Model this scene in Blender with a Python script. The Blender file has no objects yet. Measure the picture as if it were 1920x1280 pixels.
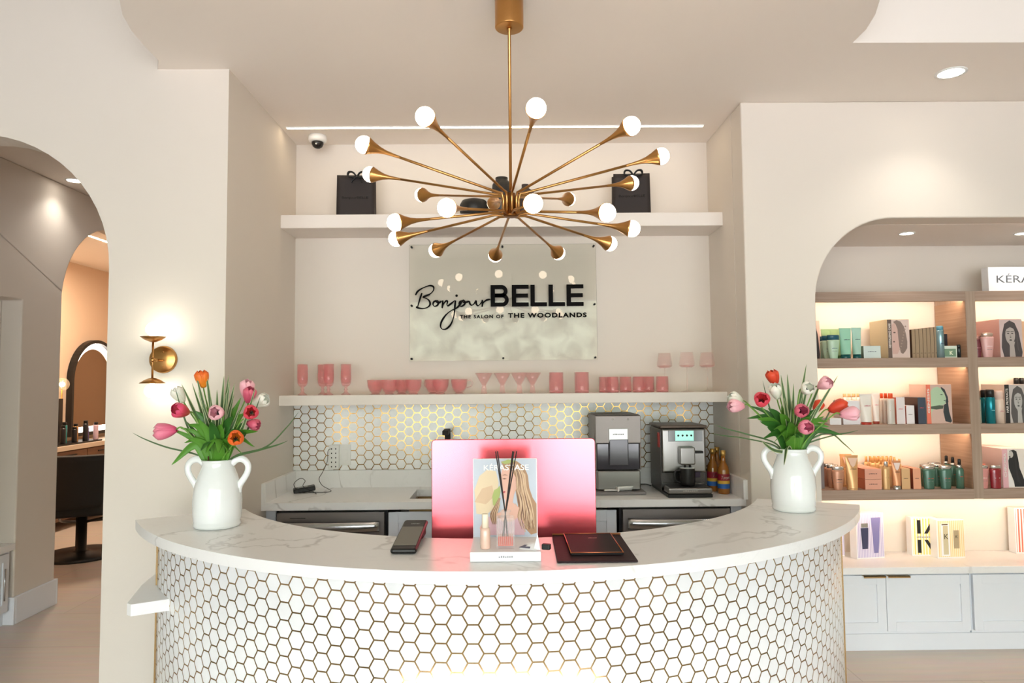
import bpy, bmesh, math, random
from mathutils import Vector, Matrix
from math import sin, cos, pi, radians, atan, sqrt, hypot

# ------------------------------------------------------------------ camera, world, exposure
S = bpy.context.scene
CAM_H = 1.54
FPX = 1300.0
PITCH, ROLL, YAW = atan(74 / FPX), radians(0.49), radians(-0.5)
cf = Vector((sin(-YAW) * cos(PITCH), cos(YAW) * cos(PITCH), sin(PITCH)))
cr = Vector((cos(YAW), -sin(-YAW), 0)).normalized()
cu = cr.cross(cf)
cr, cu = cos(ROLL) * cr - sin(ROLL) * cu, sin(ROLL) * cr + cos(ROLL) * cu
cam_data = bpy.data.cameras.new('camera')
cam = bpy.data.objects.new('camera', cam_data)
S.collection.objects.link(cam)
cam_data.sensor_width = 36.0
cam_data.lens = FPX / 1920 * 36.0
cam_data.clip_start = 0.05
cam.matrix_world = Matrix(((cr.x, cu.x, -cf.x, 0), (cr.y, cu.y, -cf.y, 0), (cr.z, cu.z, -cf.z, CAM_H), (0, 0, 0, 1)))
S.camera = cam

S.view_settings.view_transform = 'Standard'
S.view_settings.look = 'None'
S.view_settings.exposure = 0.34
S.view_settings.gamma = 1.0
S.view_settings.use_curve_mapping = False
S.cycles.max_bounces = 10
S.cycles.diffuse_bounces = 6
S.cycles.glossy_bounces = 5
S.cycles.transmission_bounces = 8
S.cycles.transparent_max_bounces = 12
S.cycles.caustics_reflective = False
S.cycles.caustics_refractive = False
S.cycles.sample_clamp_indirect = 6.0
S.cycles.use_denoising = True


def ray(x, y):
    return cf * FPX + cr * (x - 960) - cu * (y - 640)


def at_y(x, y, Y):
    d = ray(x, y)
    p = d * (Y / d.y)
    return Vector((p.x, Y, p.z + CAM_H))


def at_z(x, y, Z):
    d = ray(x, y)
    p = d * ((Z - CAM_H) / d.z)
    return Vector((p.x, p.y, Z))


# world: bright overcast street daylight with dark green trees around the horizon
W = bpy.data.worlds.new('daylight')
S.world = W
W.use_nodes = True
nt = W.node_tree
nt.nodes.clear()
def wn(t, **k):
    n = nt.nodes.new(t)
    for a, b in k.items():
        setattr(n, a, b)
    return n
tc = wn('ShaderNodeTexCoord')
sx = wn('ShaderNodeSeparateXYZ')
nt.links.new(tc.outputs['Generated'], sx.inputs[0])
rp = wn('ShaderNodeValToRGB')
mr = wn('ShaderNodeMapRange')
mr.inputs[1].default_value = -0.4
mr.inputs[2].default_value = 0.8
nt.links.new(sx.outputs['Z'], mr.inputs[0])
nt.links.new(mr.outputs[0], rp.inputs[0])
els = rp.color_ramp.elements
els[0].position = 0.0; els[0].color = (0.55, 0.56, 0.60, 1)
els[1].position = 1.0; els[1].color = (1.0, 1.12, 1.3, 1)
for pos, col in ((0.17, (0.70, 0.71, 0.74, 1)), (0.27, (1.06, 1.07, 1.12, 1)), (0.31, (0.95, 0.96, 1.0, 1)), (0.33, (0.52, 0.58, 0.48, 1)), (0.46, (0.56, 0.62, 0.50, 1)), (0.54, (1.55, 1.62, 1.72, 1)), (0.66, (1.7, 1.78, 1.9, 1))):
    e = els.new(pos); e.color = col
nz = wn('ShaderNodeTexNoise')
nz.inputs['Scale'].default_value = 42.0
nz.inputs['Detail'].default_value = 8.0
nz.inputs['Distortion'].default_value = 0.6
nt.links.new(tc.outputs['Generated'], nz.inputs['Vector'])
mr2 = wn('ShaderNodeMapRange')
mr2.inputs[1].default_value = 0.35; mr2.inputs[2].default_value = 0.65
mr2.inputs[3].default_value = 0.35; mr2.inputs[4].default_value = 1.65
nt.links.new(nz.outputs['Fac'], mr2.inputs[0])
vm = wn('ShaderNodeVectorMath', operation='SCALE')
nt.links.new(rp.outputs[0], vm.inputs[0])
nt.links.new(mr2.outputs[0], vm.inputs['Scale'])
bg = wn('ShaderNodeBackground')
WORLD_STRENGTH = 7.2
bg.inputs['Strength'].default_value = WORLD_STRENGTH
nt.links.new(vm.outputs[0], bg.inputs['Color'])
wo = wn('ShaderNodeOutputWorld')
nt.links.new(bg.outputs[0], wo.inputs[0])


# ------------------------------------------------------------------ materials
def srgb(r, g, b):
    f = lambda c: (c / 255 / 12.92) if c / 255 <= 0.04045 else ((c / 255 + 0.055) / 1.055) ** 2.4
    return (f(r), f(g), f(b), 1)


class NT:
    def __init__(s, m):
        s.t = m.node_tree
    def n(s, t, **k):
        n = s.t.nodes.new(t)
        for a, b in k.items():
            setattr(n, a, b)
        return n
    def l(s, a, b):
        s.t.links.new(a, b)
    def m(s, op, a, b=None, c=None):
        n = s.t.nodes.new('ShaderNodeMath'); n.operation = op
        for i, v in enumerate((a, b, c)):
            if v is None: continue
            if isinstance(v, (int, float)): n.inputs[i].default_value = v
            else: s.t.links.new(v, n.inputs[i])
        return n.outputs[0]


MATS = {}
def mat(name, col, rough=0.5, metal=0.0, var=0.04, vscale=6.0, bump=0.0, bscale=80.0, coat=0.0, spec=0.5, trans=0.0, alpha=1.0, ior=1.45, sheen=0.0, aniso=0.0):
    if name in MATS: return MATS[name]
    m = bpy.data.materials.new(name); m.use_nodes = True
    t = NT(m); b = m.node_tree.nodes['Principled BSDF']
    c = srgb(*col)
    if var > 0:
        no = t.n('ShaderNodeTexNoise'); no.inputs['Scale'].default_value = vscale; no.inputs['Detail'].default_value = 4
        co = t.n('ShaderNodeTexCoord'); t.l(co.outputs['Object'], no.inputs['Vector'])
        mx = t.n('ShaderNodeMix', data_type='RGBA')
        mx.inputs[6].default_value = tuple(x * (1 - var) for x in c[:3]) + (1,)
        mx.inputs[7].default_value = tuple(min(1, x * (1 + var)) for x in c[:3]) + (1,)
        t.l(no.outputs['Fac'], mx.inputs[0]); t.l(mx.outputs[2], b.inputs['Base Color'])
    else:
        b.inputs['Base Color'].default_value = c
    b.inputs['Roughness'].default_value = rough
    b.inputs['Metallic'].default_value = metal
    b.inputs['Specular IOR Level'].default_value = spec
    b.inputs['Coat Weight'].default_value = coat
    b.inputs['IOR'].default_value = ior
    b.inputs['Transmission Weight'].default_value = trans
    b.inputs['Alpha'].default_value = alpha
    b.inputs['Anisotropic'].default_value = aniso
    if sheen: b.inputs['Sheen Weight'].default_value = sheen
    if bump > 0:
        n2 = t.n('ShaderNodeTexNoise'); n2.inputs['Scale'].default_value = bscale
        co = t.n('ShaderNodeTexCoord'); t.l(co.outputs['Object'], n2.inputs['Vector'])
        bp = t.n('ShaderNodeBump'); bp.inputs['Strength'].default_value = bump; bp.inputs['Distance'].default_value = 0.002
        t.l(n2.outputs['Fac'], bp.inputs['Height']); t.l(bp.outputs[0], b.inputs['Normal'])
    MATS[name] = m
    return m


def emit(name, col, strength):
    if name in MATS: return MATS[name]
    m = bpy.data.materials.new(name); m.use_nodes = True
    b = m.node_tree.nodes['Principled BSDF']
    b.inputs['Base Color'].default_value = srgb(*col)
    b.inputs['Emission Color'].default_value = srgb(*col)
    b.inputs['Emission Strength'].default_value = strength
    MATS[name] = m
    return m


def marble(name, base=(238, 238, 238), vein=(176, 174, 172), scale=1.25, width=0.014, rough=0.3, seed=0.0):
    m = bpy.data.materials.new(name); m.use_nodes = True; t = NT(m); b = m.node_tree.nodes['Principled BSDF']
    co = t.n('ShaderNodeTexCoord'); mp = t.n('ShaderNodeMapping'); mp.inputs['Location'].default_value = (seed, seed * 1.7, seed * .3)
    mp.inputs['Rotation'].default_value = (0.3, 0.2, 0.6)
    t.l(co.outputs['Object'], mp.inputs[0])
    def vein_layer(sc, w, dist):
        n1 = t.n('ShaderNodeTexNoise'); n1.inputs['Scale'].default_value = sc; n1.inputs['Detail'].default_value = 5; n1.inputs['Roughness'].default_value = .55; n1.inputs['Distortion'].default_value = dist
        t.l(mp.outputs[0], n1.inputs['Vector'])
        a = t.m('ABSOLUTE', t.m('SUBTRACT', n1.outputs['Fac'], 0.5))
        r = t.n('ShaderNodeMapRange'); r.interpolation_type = 'SMOOTHSTEP'
        r.inputs[1].default_value = 0.0; r.inputs[2].default_value = w; r.inputs[3].default_value = 1.0; r.inputs[4].default_value = 0.0
        t.l(a, r.inputs[0]); return r.outputs[0]
    v1 = vein_layer(scale, width, 0.7)
    v2 = vein_layer(scale * 2.3, width * .6, 1.2)
    n3 = t.n('ShaderNodeTexNoise'); n3.inputs['Scale'].default_value = scale * 1.1; t.l(mp.outputs[0], n3.inputs['Vector'])
    mask = t.n('ShaderNodeMapRange'); mask.inputs[1].default_value = .42; mask.inputs[2].default_value = .62; t.l(n3.outputs['Fac'], mask.inputs[0])
    f = t.m('MAXIMUM', t.m('MULTIPLY', v1, mask.outputs[0]), t.m('MULTIPLY', v2, 0.10))
    f = t.m('MULTIPLY', f, 0.62)
    mx = t.n('ShaderNodeMix', data_type='RGBA'); mx.inputs[6].default_value = srgb(*base); mx.inputs[7].default_value = srgb(*vein)
    t.l(f, mx.inputs[0]); t.l(mx.outputs[2], b.inputs['Base Color']); b.inputs['Roughness'].default_value = rough
    MATS[name] = m
    return m


def wood(name, c1, c2, axis=0, scale=1.0, rough=0.5):
    m = bpy.data.materials.new(name); m.use_nodes = True; t = NT(m); b = m.node_tree.nodes['Principled BSDF']
    co = t.n('ShaderNodeTexCoord'); mp = t.n('ShaderNodeMapping')
    sc = [70 * scale] * 3; sc[axis] = 2.5 * scale
    mp.inputs['Scale'].default_value = sc
    t.l(co.outputs['Object'], mp.inputs[0])
    n1 = t.n('ShaderNodeTexNoise'); n1.inputs['Scale'].default_value = 1.0; n1.inputs['Detail'].default_value = 6; n1.inputs['Distortion'].default_value = .4
    t.l(mp.outputs[0], n1.inputs['Vector'])
    r = t.n('ShaderNodeMapRange'); r.inputs[1].default_value = .3; r.inputs[2].default_value = .7; t.l(n1.outputs['Fac'], r.inputs[0])
    mx = t.n('ShaderNodeMix', data_type='RGBA'); mx.inputs[6].default_value = srgb(*c1); mx.inputs[7].default_value = srgb(*c2)
    t.l(r.outputs[0], mx.inputs[0]); t.l(mx.outputs[2], b.inputs['Base Color']); b.inputs['Roughness'].default_value = rough
    MATS[name] = m
    return m


def hex_tiles(name, h=0.055, line=0.0018, offset=(0, 0), brass=(182, 152, 110)):
    """white marble hexagons with brass inlay; UV in metres"""
    m = bpy.data.materials.new(name); m.use_nodes = True; t = NT(m)
    b = m.node_tree.nodes['Principled BSDF']; out = m.node_tree.nodes['Material Output']
    uv = t.n('ShaderNodeUVMap'); uv.uv_map = 'UVMap'
    ad = t.n('ShaderNodeVectorMath', operation='ADD'); ad.inputs[1].default_value = (100 * sqrt(3) * h + offset[0], 100 * h + offset[1], 0)
    t.l(uv.outputs[0], ad.inputs[0])
    rx, ry = sqrt(3) * h, h
    def cell(off):
        v = t.n('ShaderNodeVectorMath', operation='SUBTRACT'); t.l(ad.outputs[0], v.inputs[0]); v.inputs[1].default_value = (rx * off, ry * off, 0)
        q = t.n('ShaderNodeSeparateXYZ'); t.l(v.outputs[0], q.inputs[0])
        x = t.m('SUBTRACT', t.m('FLOORED_MODULO', q.outputs[0], rx), rx / 2)
        y = t.m('SUBTRACT', t.m('FLOORED_MODULO', q.outputs[1], ry), ry / 2)
        return x, y
    ax, ay = cell(0); bx, by = cell(0.5)
    la = t.m('ADD', t.m('MULTIPLY', ax, ax), t.m('MULTIPLY', ay, ay))
    lb = t.m('ADD', t.m('MULTIPLY', bx, bx), t.m('MULTIPLY', by, by))
    sel = t.m('LESS_THAN', la, lb)
    inv = t.m('SUBTRACT', 1.0, sel)
    gx = t.m('ADD', t.m('MULTIPLY', ax, sel), t.m('MULTIPLY', bx, inv))
    gy = t.m('ADD', t.m('MULTIPLY', ay, sel), t.m('MULTIPLY', by, inv))
    agx, agy = t.m('ABSOLUTE', gx), t.m('ABSOLUTE', gy)
    hd = t.m('MAXIMUM', agy, t.m('ADD', t.m('MULTIPLY', agx, sqrt(3) / 2), t.m('MULTIPLY', agy, 0.5)))
    edge = t.m('SUBTRACT', h / 2, hd)
    fac = t.m('LESS_THAN', edge, line)
    sq = t.n('ShaderNodeSeparateXYZ'); t.l(ad.outputs[0], sq.inputs[0])
    cx = t.m('SUBTRACT', sq.outputs[0], gx); cy = t.m('SUBTRACT', sq.outputs[1], gy)
    cb = t.n('ShaderNodeCombineXYZ'); t.l(t.m('ROUND', t.m('DIVIDE', cx, rx / 2)), cb.inputs[0]); t.l(t.m('ROUND', t.m('DIVIDE', cy, ry / 2)), cb.inputs[1])
    wnz = t.n('ShaderNodeTexWhiteNoise'); t.l(cb.outputs[0], wnz.inputs['Vector'])
    co = t.n('ShaderNodeTexCoord')
    n1 = t.n('ShaderNodeTexNoise'); n1.inputs['Scale'].default_value = 9; n1.inputs['Detail'].default_value = 4
    vv = t.n('ShaderNodeVectorMath', operation='ADD'); t.l(co.outputs['Object'], vv.inputs[0]); t.l(wnz.outputs['Color'], vv.inputs[1]); t.l(vv.outputs[0], n1.inputs['Vector'])
    mr_ = t.n('ShaderNodeMapRange'); mr_.inputs[1].default_value = .35; mr_.inputs[2].default_value = .75; t.l(n1.outputs['Fac'], mr_.inputs[0])
    mx = t.n('ShaderNodeMix', data_type='RGBA'); mx.inputs[6].default_value = srgb(246, 247, 248); mx.inputs[7].default_value = srgb(238, 239, 240)
    t.l(mr_.outputs[0], mx.inputs[0]); t.l(mx.outputs[2], b.inputs['Base Color']); b.inputs['Roughness'].default_value = .3
    g = t.n('ShaderNodeBsdfPrincipled'); g.inputs['Base Color'].default_value = srgb(*brass); g.inputs['Metallic'].default_value = 1; g.inputs['Roughness'].default_value = .2
    # each tile's brass frame sits at a very slightly different tilt
    nm = t.n('ShaderNodeNewGeometry'); va = t.n('ShaderNodeVectorMath', operation='SUBTRACT'); t.l(wnz.outputs['Color'], va.inputs[0]); va.inputs[1].default_value = (.5, .5, .5)
    vs = t.n('ShaderNodeVectorMath', operation='SCALE'); t.l(va.outputs[0], vs.inputs[0]); vs.inputs['Scale'].default_value = .035
    vd = t.n('ShaderNodeVectorMath', operation='ADD'); t.l(nm.outputs['Normal'], vd.inputs[0]); t.l(vs.outputs[0], vd.inputs[1])
    vn = t.n('ShaderNodeVectorMath', operation='NORMALIZE'); t.l(vd.outputs[0], vn.inputs[0]); t.l(vn.outputs[0], g.inputs['Normal'])
    ms = t.n('ShaderNodeMixShader'); t.l(fac, ms.inputs[0]); t.l(b.outputs[0], ms.inputs[1]); t.l(g.outputs[0], ms.inputs[2]); t.l(ms.outputs[0], out.inputs[0])
    MATS[name] = m
    return m


def floor_tiles(name):
    m = bpy.data.materials.new(name); m.use_nodes = True; t = NT(m); b = m.node_tree.nodes['Principled BSDF']
    co = t.n('ShaderNodeTexCoord')
    br = t.n('ShaderNodeTexBrick'); br.offset = .5
    br.inputs['Scale'].default_value = 1.0; br.inputs['Mortar Size'].default_value = .003; br.inputs['Mortar Smooth'].default_value = .2
    br.inputs['Brick Width'].default_value = 1.2; br.inputs['Row Height'].default_value = .6
    br.inputs['Color1'].default_value = srgb(212, 200, 188); br.inputs['Color2'].default_value = srgb(208, 195, 183); br.inputs['Mortar'].default_value = srgb(186, 173, 160)
    t.l(co.outputs['Object'], br.inputs['Vector'])
    mp = t.n('ShaderNodeMapping'); mp.inputs['Scale'].default_value = (1, 9, 1); t.l(co.outputs['Object'], mp.inputs[0])
    no = t.n('ShaderNodeTexNoise'); no.inputs['Scale'].default_value = 3; no.inputs['Detail'].default_value = 5; t.l(mp.outputs[0], no.inputs['Vector'])
    mx = t.n('ShaderNodeMix', data_type='RGBA', blend_type='MULTIPLY'); mx.inputs[0].default_value = .25
    t.l(br.outputs['Color'], mx.inputs[6]); t.l(no.outputs['Color'], mx.inputs[7]); t.l(mx.outputs[2], b.inputs['Base Color'])
    b.inputs['Roughness'].default_value = .38
    MATS[name] = m
    return m


M_WALL = mat('wall_paint', (220, 212, 202), .75, var=.012, vscale=2, bump=.08, bscale=220)
M_TAN = mat('salon_wall_lamplit', (214, 190, 166), .8, var=.02, vscale=2)  # tan tone carries the warm lamplight on the salon walls
M_CEIL = mat('ceiling_paint', (240, 232, 224), .8, var=.01, vscale=2)
M_WHITE = mat('white_cabinet_paint', (228, 233, 240), .42, var=.01)
M_TRIM = mat('trim_paint', (228, 232, 238), .45, var=.01)
M_FLOOR = floor_tiles('floor_porcelain')
M_MARBLE = marble('quartz_worktop')
M_MARBLE2 = marble('quartz_back', seed=3.1)
M_HEXF = hex_tiles('hexagon_tile_front', line=.0023, offset=(0.021, 0.0))
M_HEXB = hex_tiles('hexagon_tile_back', line=.0023, offset=(0.01, 0.02), brass=(150, 116, 62))
M_BRASS = mat('brushed_brass', (196, 146, 88), .28, 1.0, var=.05, vscale=30, aniso=.4)
M_BRASSD = mat('dark_brass', (150, 100, 52), .35, 1.0, var=.05)
M_GOLD = mat('gold_trim', (222, 190, 140), .25, 1.0)
M_BLACK = mat('black_satin', (24, 23, 23), .4, var=.05)
M_BLACKM = mat('black_matte', (32, 30, 29), .75, var=.08)
M_PAPERB = mat('black_paper', (44, 37, 36), .7, var=.06)
M_STEEL = mat('brushed_steel', (150, 148, 146), .32, 1.0, var=.04, vscale=20, aniso=.5)
M_STEELL = mat('bright_steel', (200, 202, 205), .22, 1.0)
M_CHROME = mat('chrome', (225, 225, 225), .08, 1.0, var=0)
M_OAK = wood('grey_oak_h', (150, 126, 111), (172, 150, 135), 0)
M_OAKV = wood('grey_oak_v', (150, 128, 112), (170, 150, 134), 2)
M_OAKD = wood('grey_oak_depth', (150, 118, 96), (172, 142, 118), 1)
M_WALNUT = wood('brown_walnut', (96, 66, 48), (122, 88, 66), 1)
M_PORC = mat('white_glaze', (236, 240, 240), .12, var=.01, coat=.5)
M_WHITEP = mat('white_plastic', (232, 232, 230), .35, var=.01)
M_GREYP = mat('grey_plastic', (120, 116, 116), .4)
M_BULB = emit('lit_bulb', (255, 232, 206), 13.0)
M_LED = emit('lit_led_strip', (255, 232, 196), 16.0)
M_LEDW = emit('lit_shelf_led', (255, 226, 196), 32.0)
M_DOWN = emit('lit_downlight', (255, 246, 232), 14.0)


# ------------------------------------------------------------------ mesh helpers
class MB:
    def __init__(s):
        s.b = bmesh.new(); s.mi = 0; s.uv = None
    def _tag(s, faces):
        for f in faces: f.material_index = s.mi
    def face(s, pts):
        vs = [s.b.verts.new(p) for p in pts]
        f = s.b.faces.new(vs); f.material_index = s.mi; return f
    def box(s, lo, hi, M=None):
        x0, y0, z0 = lo; x1, y1, z1 = hi
        c = [(x0, y0, z0), (x1, y0, z0), (x1, y1, z0), (x0, y1, z0), (x0, y0, z1), (x1, y0, z1), (x1, y1, z1), (x0, y1, z1)]
        v = [s.b.verts.new(M @ Vector(p) if M else p) for p in c]
        for q in ((0, 3, 2, 1), (4, 5, 6, 7), (0, 1, 5, 4), (1, 2, 6, 5), (2, 3, 7, 6), (3, 0, 4, 7)):
            f = s.b.faces.new([v[i] for i in q]); f.material_index = s.mi
        return s
    def cbox(s, c, d, M=None):
        return s.box([c[i] - d[i] / 2 for i in range(3)], [c[i] + d[i] / 2 for i in range(3)], M)
    def lathe(s, prof, n=32, M=None, sx=1.0, sy=1.0, cap=True):
        rings = []
        for r, z in prof:
            if r < 1e-6:
                p = Vector((0, 0, z)); rings.append([s.b.verts.new(M @ p if M else p)])
            else:
                ring = []
                for i in range(n):
                    a = 2 * pi * i / n; p = Vector((r * cos(a) * sx, r * sin(a) * sy, z)); ring.append(s.b.verts.new(M @ p if M else p))
                rings.append(ring)
        for a, b in zip(rings, rings[1:]):
            for i in range(n):
                j = (i + 1) % n
                if len(a) == 1 and len(b) == 1: continue
                if len(a) == 1: f = s.b.faces.new((a[0], b[j], b[i]))
                elif len(b) == 1: f = s.b.faces.new((a[i], a[j], b[0]))
                else: f = s.b.faces.new((a[i], a[j], b[j], b[i]))
                f.material_index = s.mi; f.smooth = True
        if cap:
            for rg, rev in ((rings[0], True), (rings[-1], False)):
                if len(rg) > 1:
                    f = s.b.faces.new(list(reversed(rg)) if rev else rg); f.material_index = s.mi
        return s
    def tube(s, pts, r, n=8, flat=1.0, caps=True):
        """sweep along pts; r number or list; flat squashes the second axis"""
        pts = [Vector(p) for p in pts]; k = len(pts)
        rs = r if isinstance(r, (list, tuple)) else [r] * k
        t0 = (pts[1] - pts[0]).normalized()
        up = Vector((0, 0, 1)) if abs(t0.z) < .95 else Vector((0, 1, 0))
        u = t0.cross(up).normalized(); prev = t0; rings = []
        for i, p in enumerate(pts):
            t = (pts[min(i + 1, k - 1)] - pts[max(i - 1, 0)]).normalized()
            q = prev.rotation_difference(t); u = (q @ u).normalized(); u = (u - t * u.dot(t)).normalized(); v = t.cross(u); prev = t
            rings.append([s.b.verts.new(p + (u * cos(2 * pi * j / n) + v * sin(2 * pi * j / n) * flat) * rs[i]) for j in range(n)])
        for a, b in zip(rings, rings[1:]):
            for j in range(n):
                f = s.b.faces.new((a[j], a[(j + 1) % n], b[(j + 1) % n], b[j])); f.material_index = s.mi; f.smooth = True
        if caps:
            f = s.b.faces.new(list(reversed(rings[0]))); f.material_index = s.mi
            f = s.b.faces.new(rings[-1]); f.material_index = s.mi
        return s
    def prism(s, poly, a0, a1, plane='XY', smooth=False):
        """extrude a 2D polygon; plane XY -> z, XZ -> y, YZ -> x"""
        def P(p, a):
            return {'XY': (p[0], p[1], a), 'XZ': (p[0], a, p[1]), 'YZ': (a, p[0], p[1])}[plane]
        A = [s.b.verts.new(P(p, a0)) for p in poly]; B = [s.b.verts.new(P(p, a1)) for p in poly]
        n = len(poly)
        fa = s.b.faces.new(A); fb = s.b.faces.new(list(reversed(B)))
        for f in (fa, fb): f.material_index = s.mi
        for i in range(n):
            j = (i + 1) % n
            f = s.b.faces.new((A[j], A[i], B[i], B[j])); f.material_index = s.mi; f.smooth = smooth
        return s
    def sphere(s, c, r, n=20, sz=1.0):
        prof = [(r * sin(pi * i / (n // 2)) if 0 < i < n // 2 else 0, -r * cos(pi * i / (n // 2)) * sz) for i in range(n // 2 + 1)]
        return s.lathe(prof, n, Matrix.Translation(c))
    def grid(s, fn, nu, nv, smooth=True):
        V = [[s.b.verts.new(fn(i / nu, j / nv)) for j in range(nv + 1)] for i in range(nu + 1)]
        for i in range(nu):
            for j in range(nv):
                f = s.b.faces.new((V[i][j], V[i + 1][j], V[i + 1][j + 1], V[i][j + 1])); f.material_index = s.mi; f.smooth = smooth
        return s
    def build(s, name, mats, parent=None, loc=None, rz=0.0, bevel=0.0, seg=2, solid=0.0, flip=False, uvfn=None, tri=False, limit=35):
        b = s.b
        bmesh.ops.remove_doubles(b, verts=b.verts, dist=1e-6) if bevel or flip is None else None
        if not solid: bmesh.ops.recalc_face_normals(b, faces=b.faces)
        if tri: bmesh.ops.triangulate(b, faces=[f for f in b.faces if len(f.verts) > 4], ngon_method='EAR_CLIP')
        if uvfn:
            L = b.loops.layers.uv.new('UVMap')
            for f in b.faces:
                for lp in f.loops: lp[L].uv = uvfn(lp.vert.co, f.normal)
        me = bpy.data.meshes.new(name); b.to_mesh(me); b.free()
        for m in (mats if isinstance(mats, (list, tuple)) else [mats]): me.materials.append(m)
        o = bpy.data.objects.new(name, me); S.collection.objects.link(o)
        if parent is not None: o.parent = parent
        if loc is not None: o.location = loc
        o.rotation_euler.z = rz
        if solid:
            md = o.modifiers.new('thickness', 'SOLIDIFY'); md.thickness = solid; md.offset = 0
        if bevel:
            md = o.modifiers.new('bevel', 'BEVEL'); md.width = bevel; md.segments = seg; md.limit_method = 'ANGLE'; md.angle_limit = radians(limit)
            md.harden_normals = False
        return o


def thing(name, label, cat, loc=(0, 0, 0), rz=0.0, group=None):
    o = bpy.data.objects.new(name, None); S.collection.objects.link(o)
    o.empty_display_size = .05; o.location = loc; o.rotation_euler.z = rz
    return tag(o, label, cat, group)


def tag(o, label, cat, group=None):
    o['label'] = label; o['category'] = cat
    if group: o['group'] = group
    return o


def struct(o):
    o['kind'] = 'structure'
    return o


def text_mesh(name, body, size, m, parent=None, depth=.0005, bold=0.0, spacing=1.0, width=None, height=None, align='CENTER', mtx=None, shear=0.0):
    """lettering in the XZ plane facing -Y, origin at centre (or left) baseline"""
    cu_ = bpy.data.curves.new(name, 'FONT'); cu_.body = body; cu_.size = size; cu_.extrude = depth; cu_.offset = bold
    cu_.space_character = spacing; cu_.align_x = align; cu_.resolution_u = 4; cu_.shear = shear
    tmp = bpy.data.objects.new('tmp', cu_); S.collection.objects.link(tmp)
    dg = bpy.context.evaluated_depsgraph_get(); dg.update()
    me = bpy.data.meshes.new_from_object(tmp.evaluated_get(dg))
    bpy.data.objects.remove(tmp); bpy.data.curves.remove(cu_)
    xs = [v.co.x for v in me.vertices]; ys = [v.co.y for v in me.vertices]
    kx = width / (max(xs) - min(xs)) if width else 1.0
    ky = height / (max(ys) - min(ys)) if height else (kx if width else 1.0)
    if height and not width: kx = ky
    for v in me.vertices:
        x, y, z = v.co; v.co = (x * kx, -z, y * ky)
    if mtx: me.transform(mtx)
    me.materials.clear(); me.materials.append(m); me.name = name
    o = bpy.data.objects.new(name, me); S.collection.objects.link(o)
    if parent is not None: o.parent = parent
    return o


def arc(cx, cy, r, a0, a1, n, ry=None):
    ry = ry or r
    return [(cx + r * cos(radians(a0 + (a1 - a0) * i / n)), cy + ry * sin(radians(a0 + (a1 - a0) * i / n))) for i in range(n + 1)]


def smooth_path(pts, n=8):
    """Catmull-Rom through pts"""
    P = [Vector(p) for p in pts]; P = [P[0] * 2 - P[1]] + P + [P[-1] * 2 - P[-2]]; out = []
    for i in range(1, len(P) - 2):
        for k in range(n):
            t = k / n; a, b, c, d = P[i - 1:i + 3]
            out.append(.5 * ((2 * b) + (c - a) * t + (2 * a - 5 * b + 4 * c - d) * t * t + (3 * b - a - 3 * c + d) * t ** 3))
    out.append(P[-2]); return out


# ------------------------------------------------------------------ the room
ZC = 2.99           # dropped ceiling
ZH = 3.75           # high ceiling
XL, XR = -1.27, 1.24  # niche side walls
YL, YR = 3.14, 3.55   # wall planes left and right of the niche
YS, YB = 3.89, 4.17   # shelf fronts, niche back wall

struct(MB().box((-6.2, -4.2, -.1), (5.2, 9.6, 0)).build('floor', M_FLOOR))
# dropped ceiling slab with its rounded front edge
slab = [(-1.60, YL), (-1.55, 3.05), (-1.545, 2.93), (-1.53, 2.79), (-1.497, 2.66), (-1.443, 2.54), (-1.36, 2.38), (-1.24, 2.2), (-1.05, 2.0), (-.8, 1.83), (-.5, 1.72), (-.2, 1.67),
        (.15, 1.67), (.5, 1.73), (.8, 1.84), (1.05, 2.01), (1.25, 2.22), (1.37, 2.40), (1.44, 2.555), (1.487, 2.68), (1.512, 2.80), (1.512, 2.915),
        (5.0, 2.925), (5.0, 4.5), (-1.60, 4.5)]
struct(MB().prism(slab, ZC, ZH, 'XY').build('ceiling', M_CEIL, tri=True))
M_HIGH = mat('low_bounce_paint', (168, 166, 150), .85, var=.01)  # colour darkened to cut light bouncing around the upper room
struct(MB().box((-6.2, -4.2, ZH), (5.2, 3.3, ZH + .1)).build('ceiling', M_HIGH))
struct(MB().box((-6.2, 3.28, ZC), (-1.6, 9.6, ZC + .1)).build('ceiling', M_CEIL))

# left wall with arched opening
archL = [(-5.4, 0), (-3.04, 0)] + arc(-2.42, 2.07, .62, 180, 0, 28) + [(-1.80, 0), (XL, 0), (XL, 3.0), (-1.6, 3.0), (-1.6, ZH), (-5.4, ZH)]
struct(MB().prism(archL, YL, YL + .16, 'XZ').build('wall_left', M_WALL, tri=True))
struct(MB().box((-1.43, YL + .16, 0), (XL, 4.3, ZC)).build('wall_niche_left', M_WALL))
struct(MB().box((-1.43, YB, 0), (1.40, 4.3, ZC)).build('wall_niche_back', M_WALL))
# right wall with wide arched opening
archR = [(XR, 0), (1.60, 0), (1.60, 1.93)] + arc(2.02, 1.93, .42, 180, 90, 16, .44)[1:] + [(4.3, 2.37), (4.3, 0), (5.0, 0), (5.0, ZC), (XR, ZC)]
struct(MB().prism(archR, YR, YR + .16, 'XZ').build('wall_right', M_WALL, tri=True, bevel=.008, seg=3, limit=50))
struct(MB().box((XR, YR + .16, 0), (1.60, 4.4, ZC)).build('wall_niche_right', M_WALL))
struct(MB().box((1.60, 4.33, 0), (4.4, 4.45, 2.37)).build('wall_alcove_back', M_WALL))
struct(MB().box((4.3, YR + .16, 0), (4.4, 4.33, 2.37)).build('wall_alcove_side', M_WALL))
struct(MB().box((1.60, YR + .16, 2.37), (4.4, 4.45, 2.5)).build('ceiling', M_CEIL))
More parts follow.
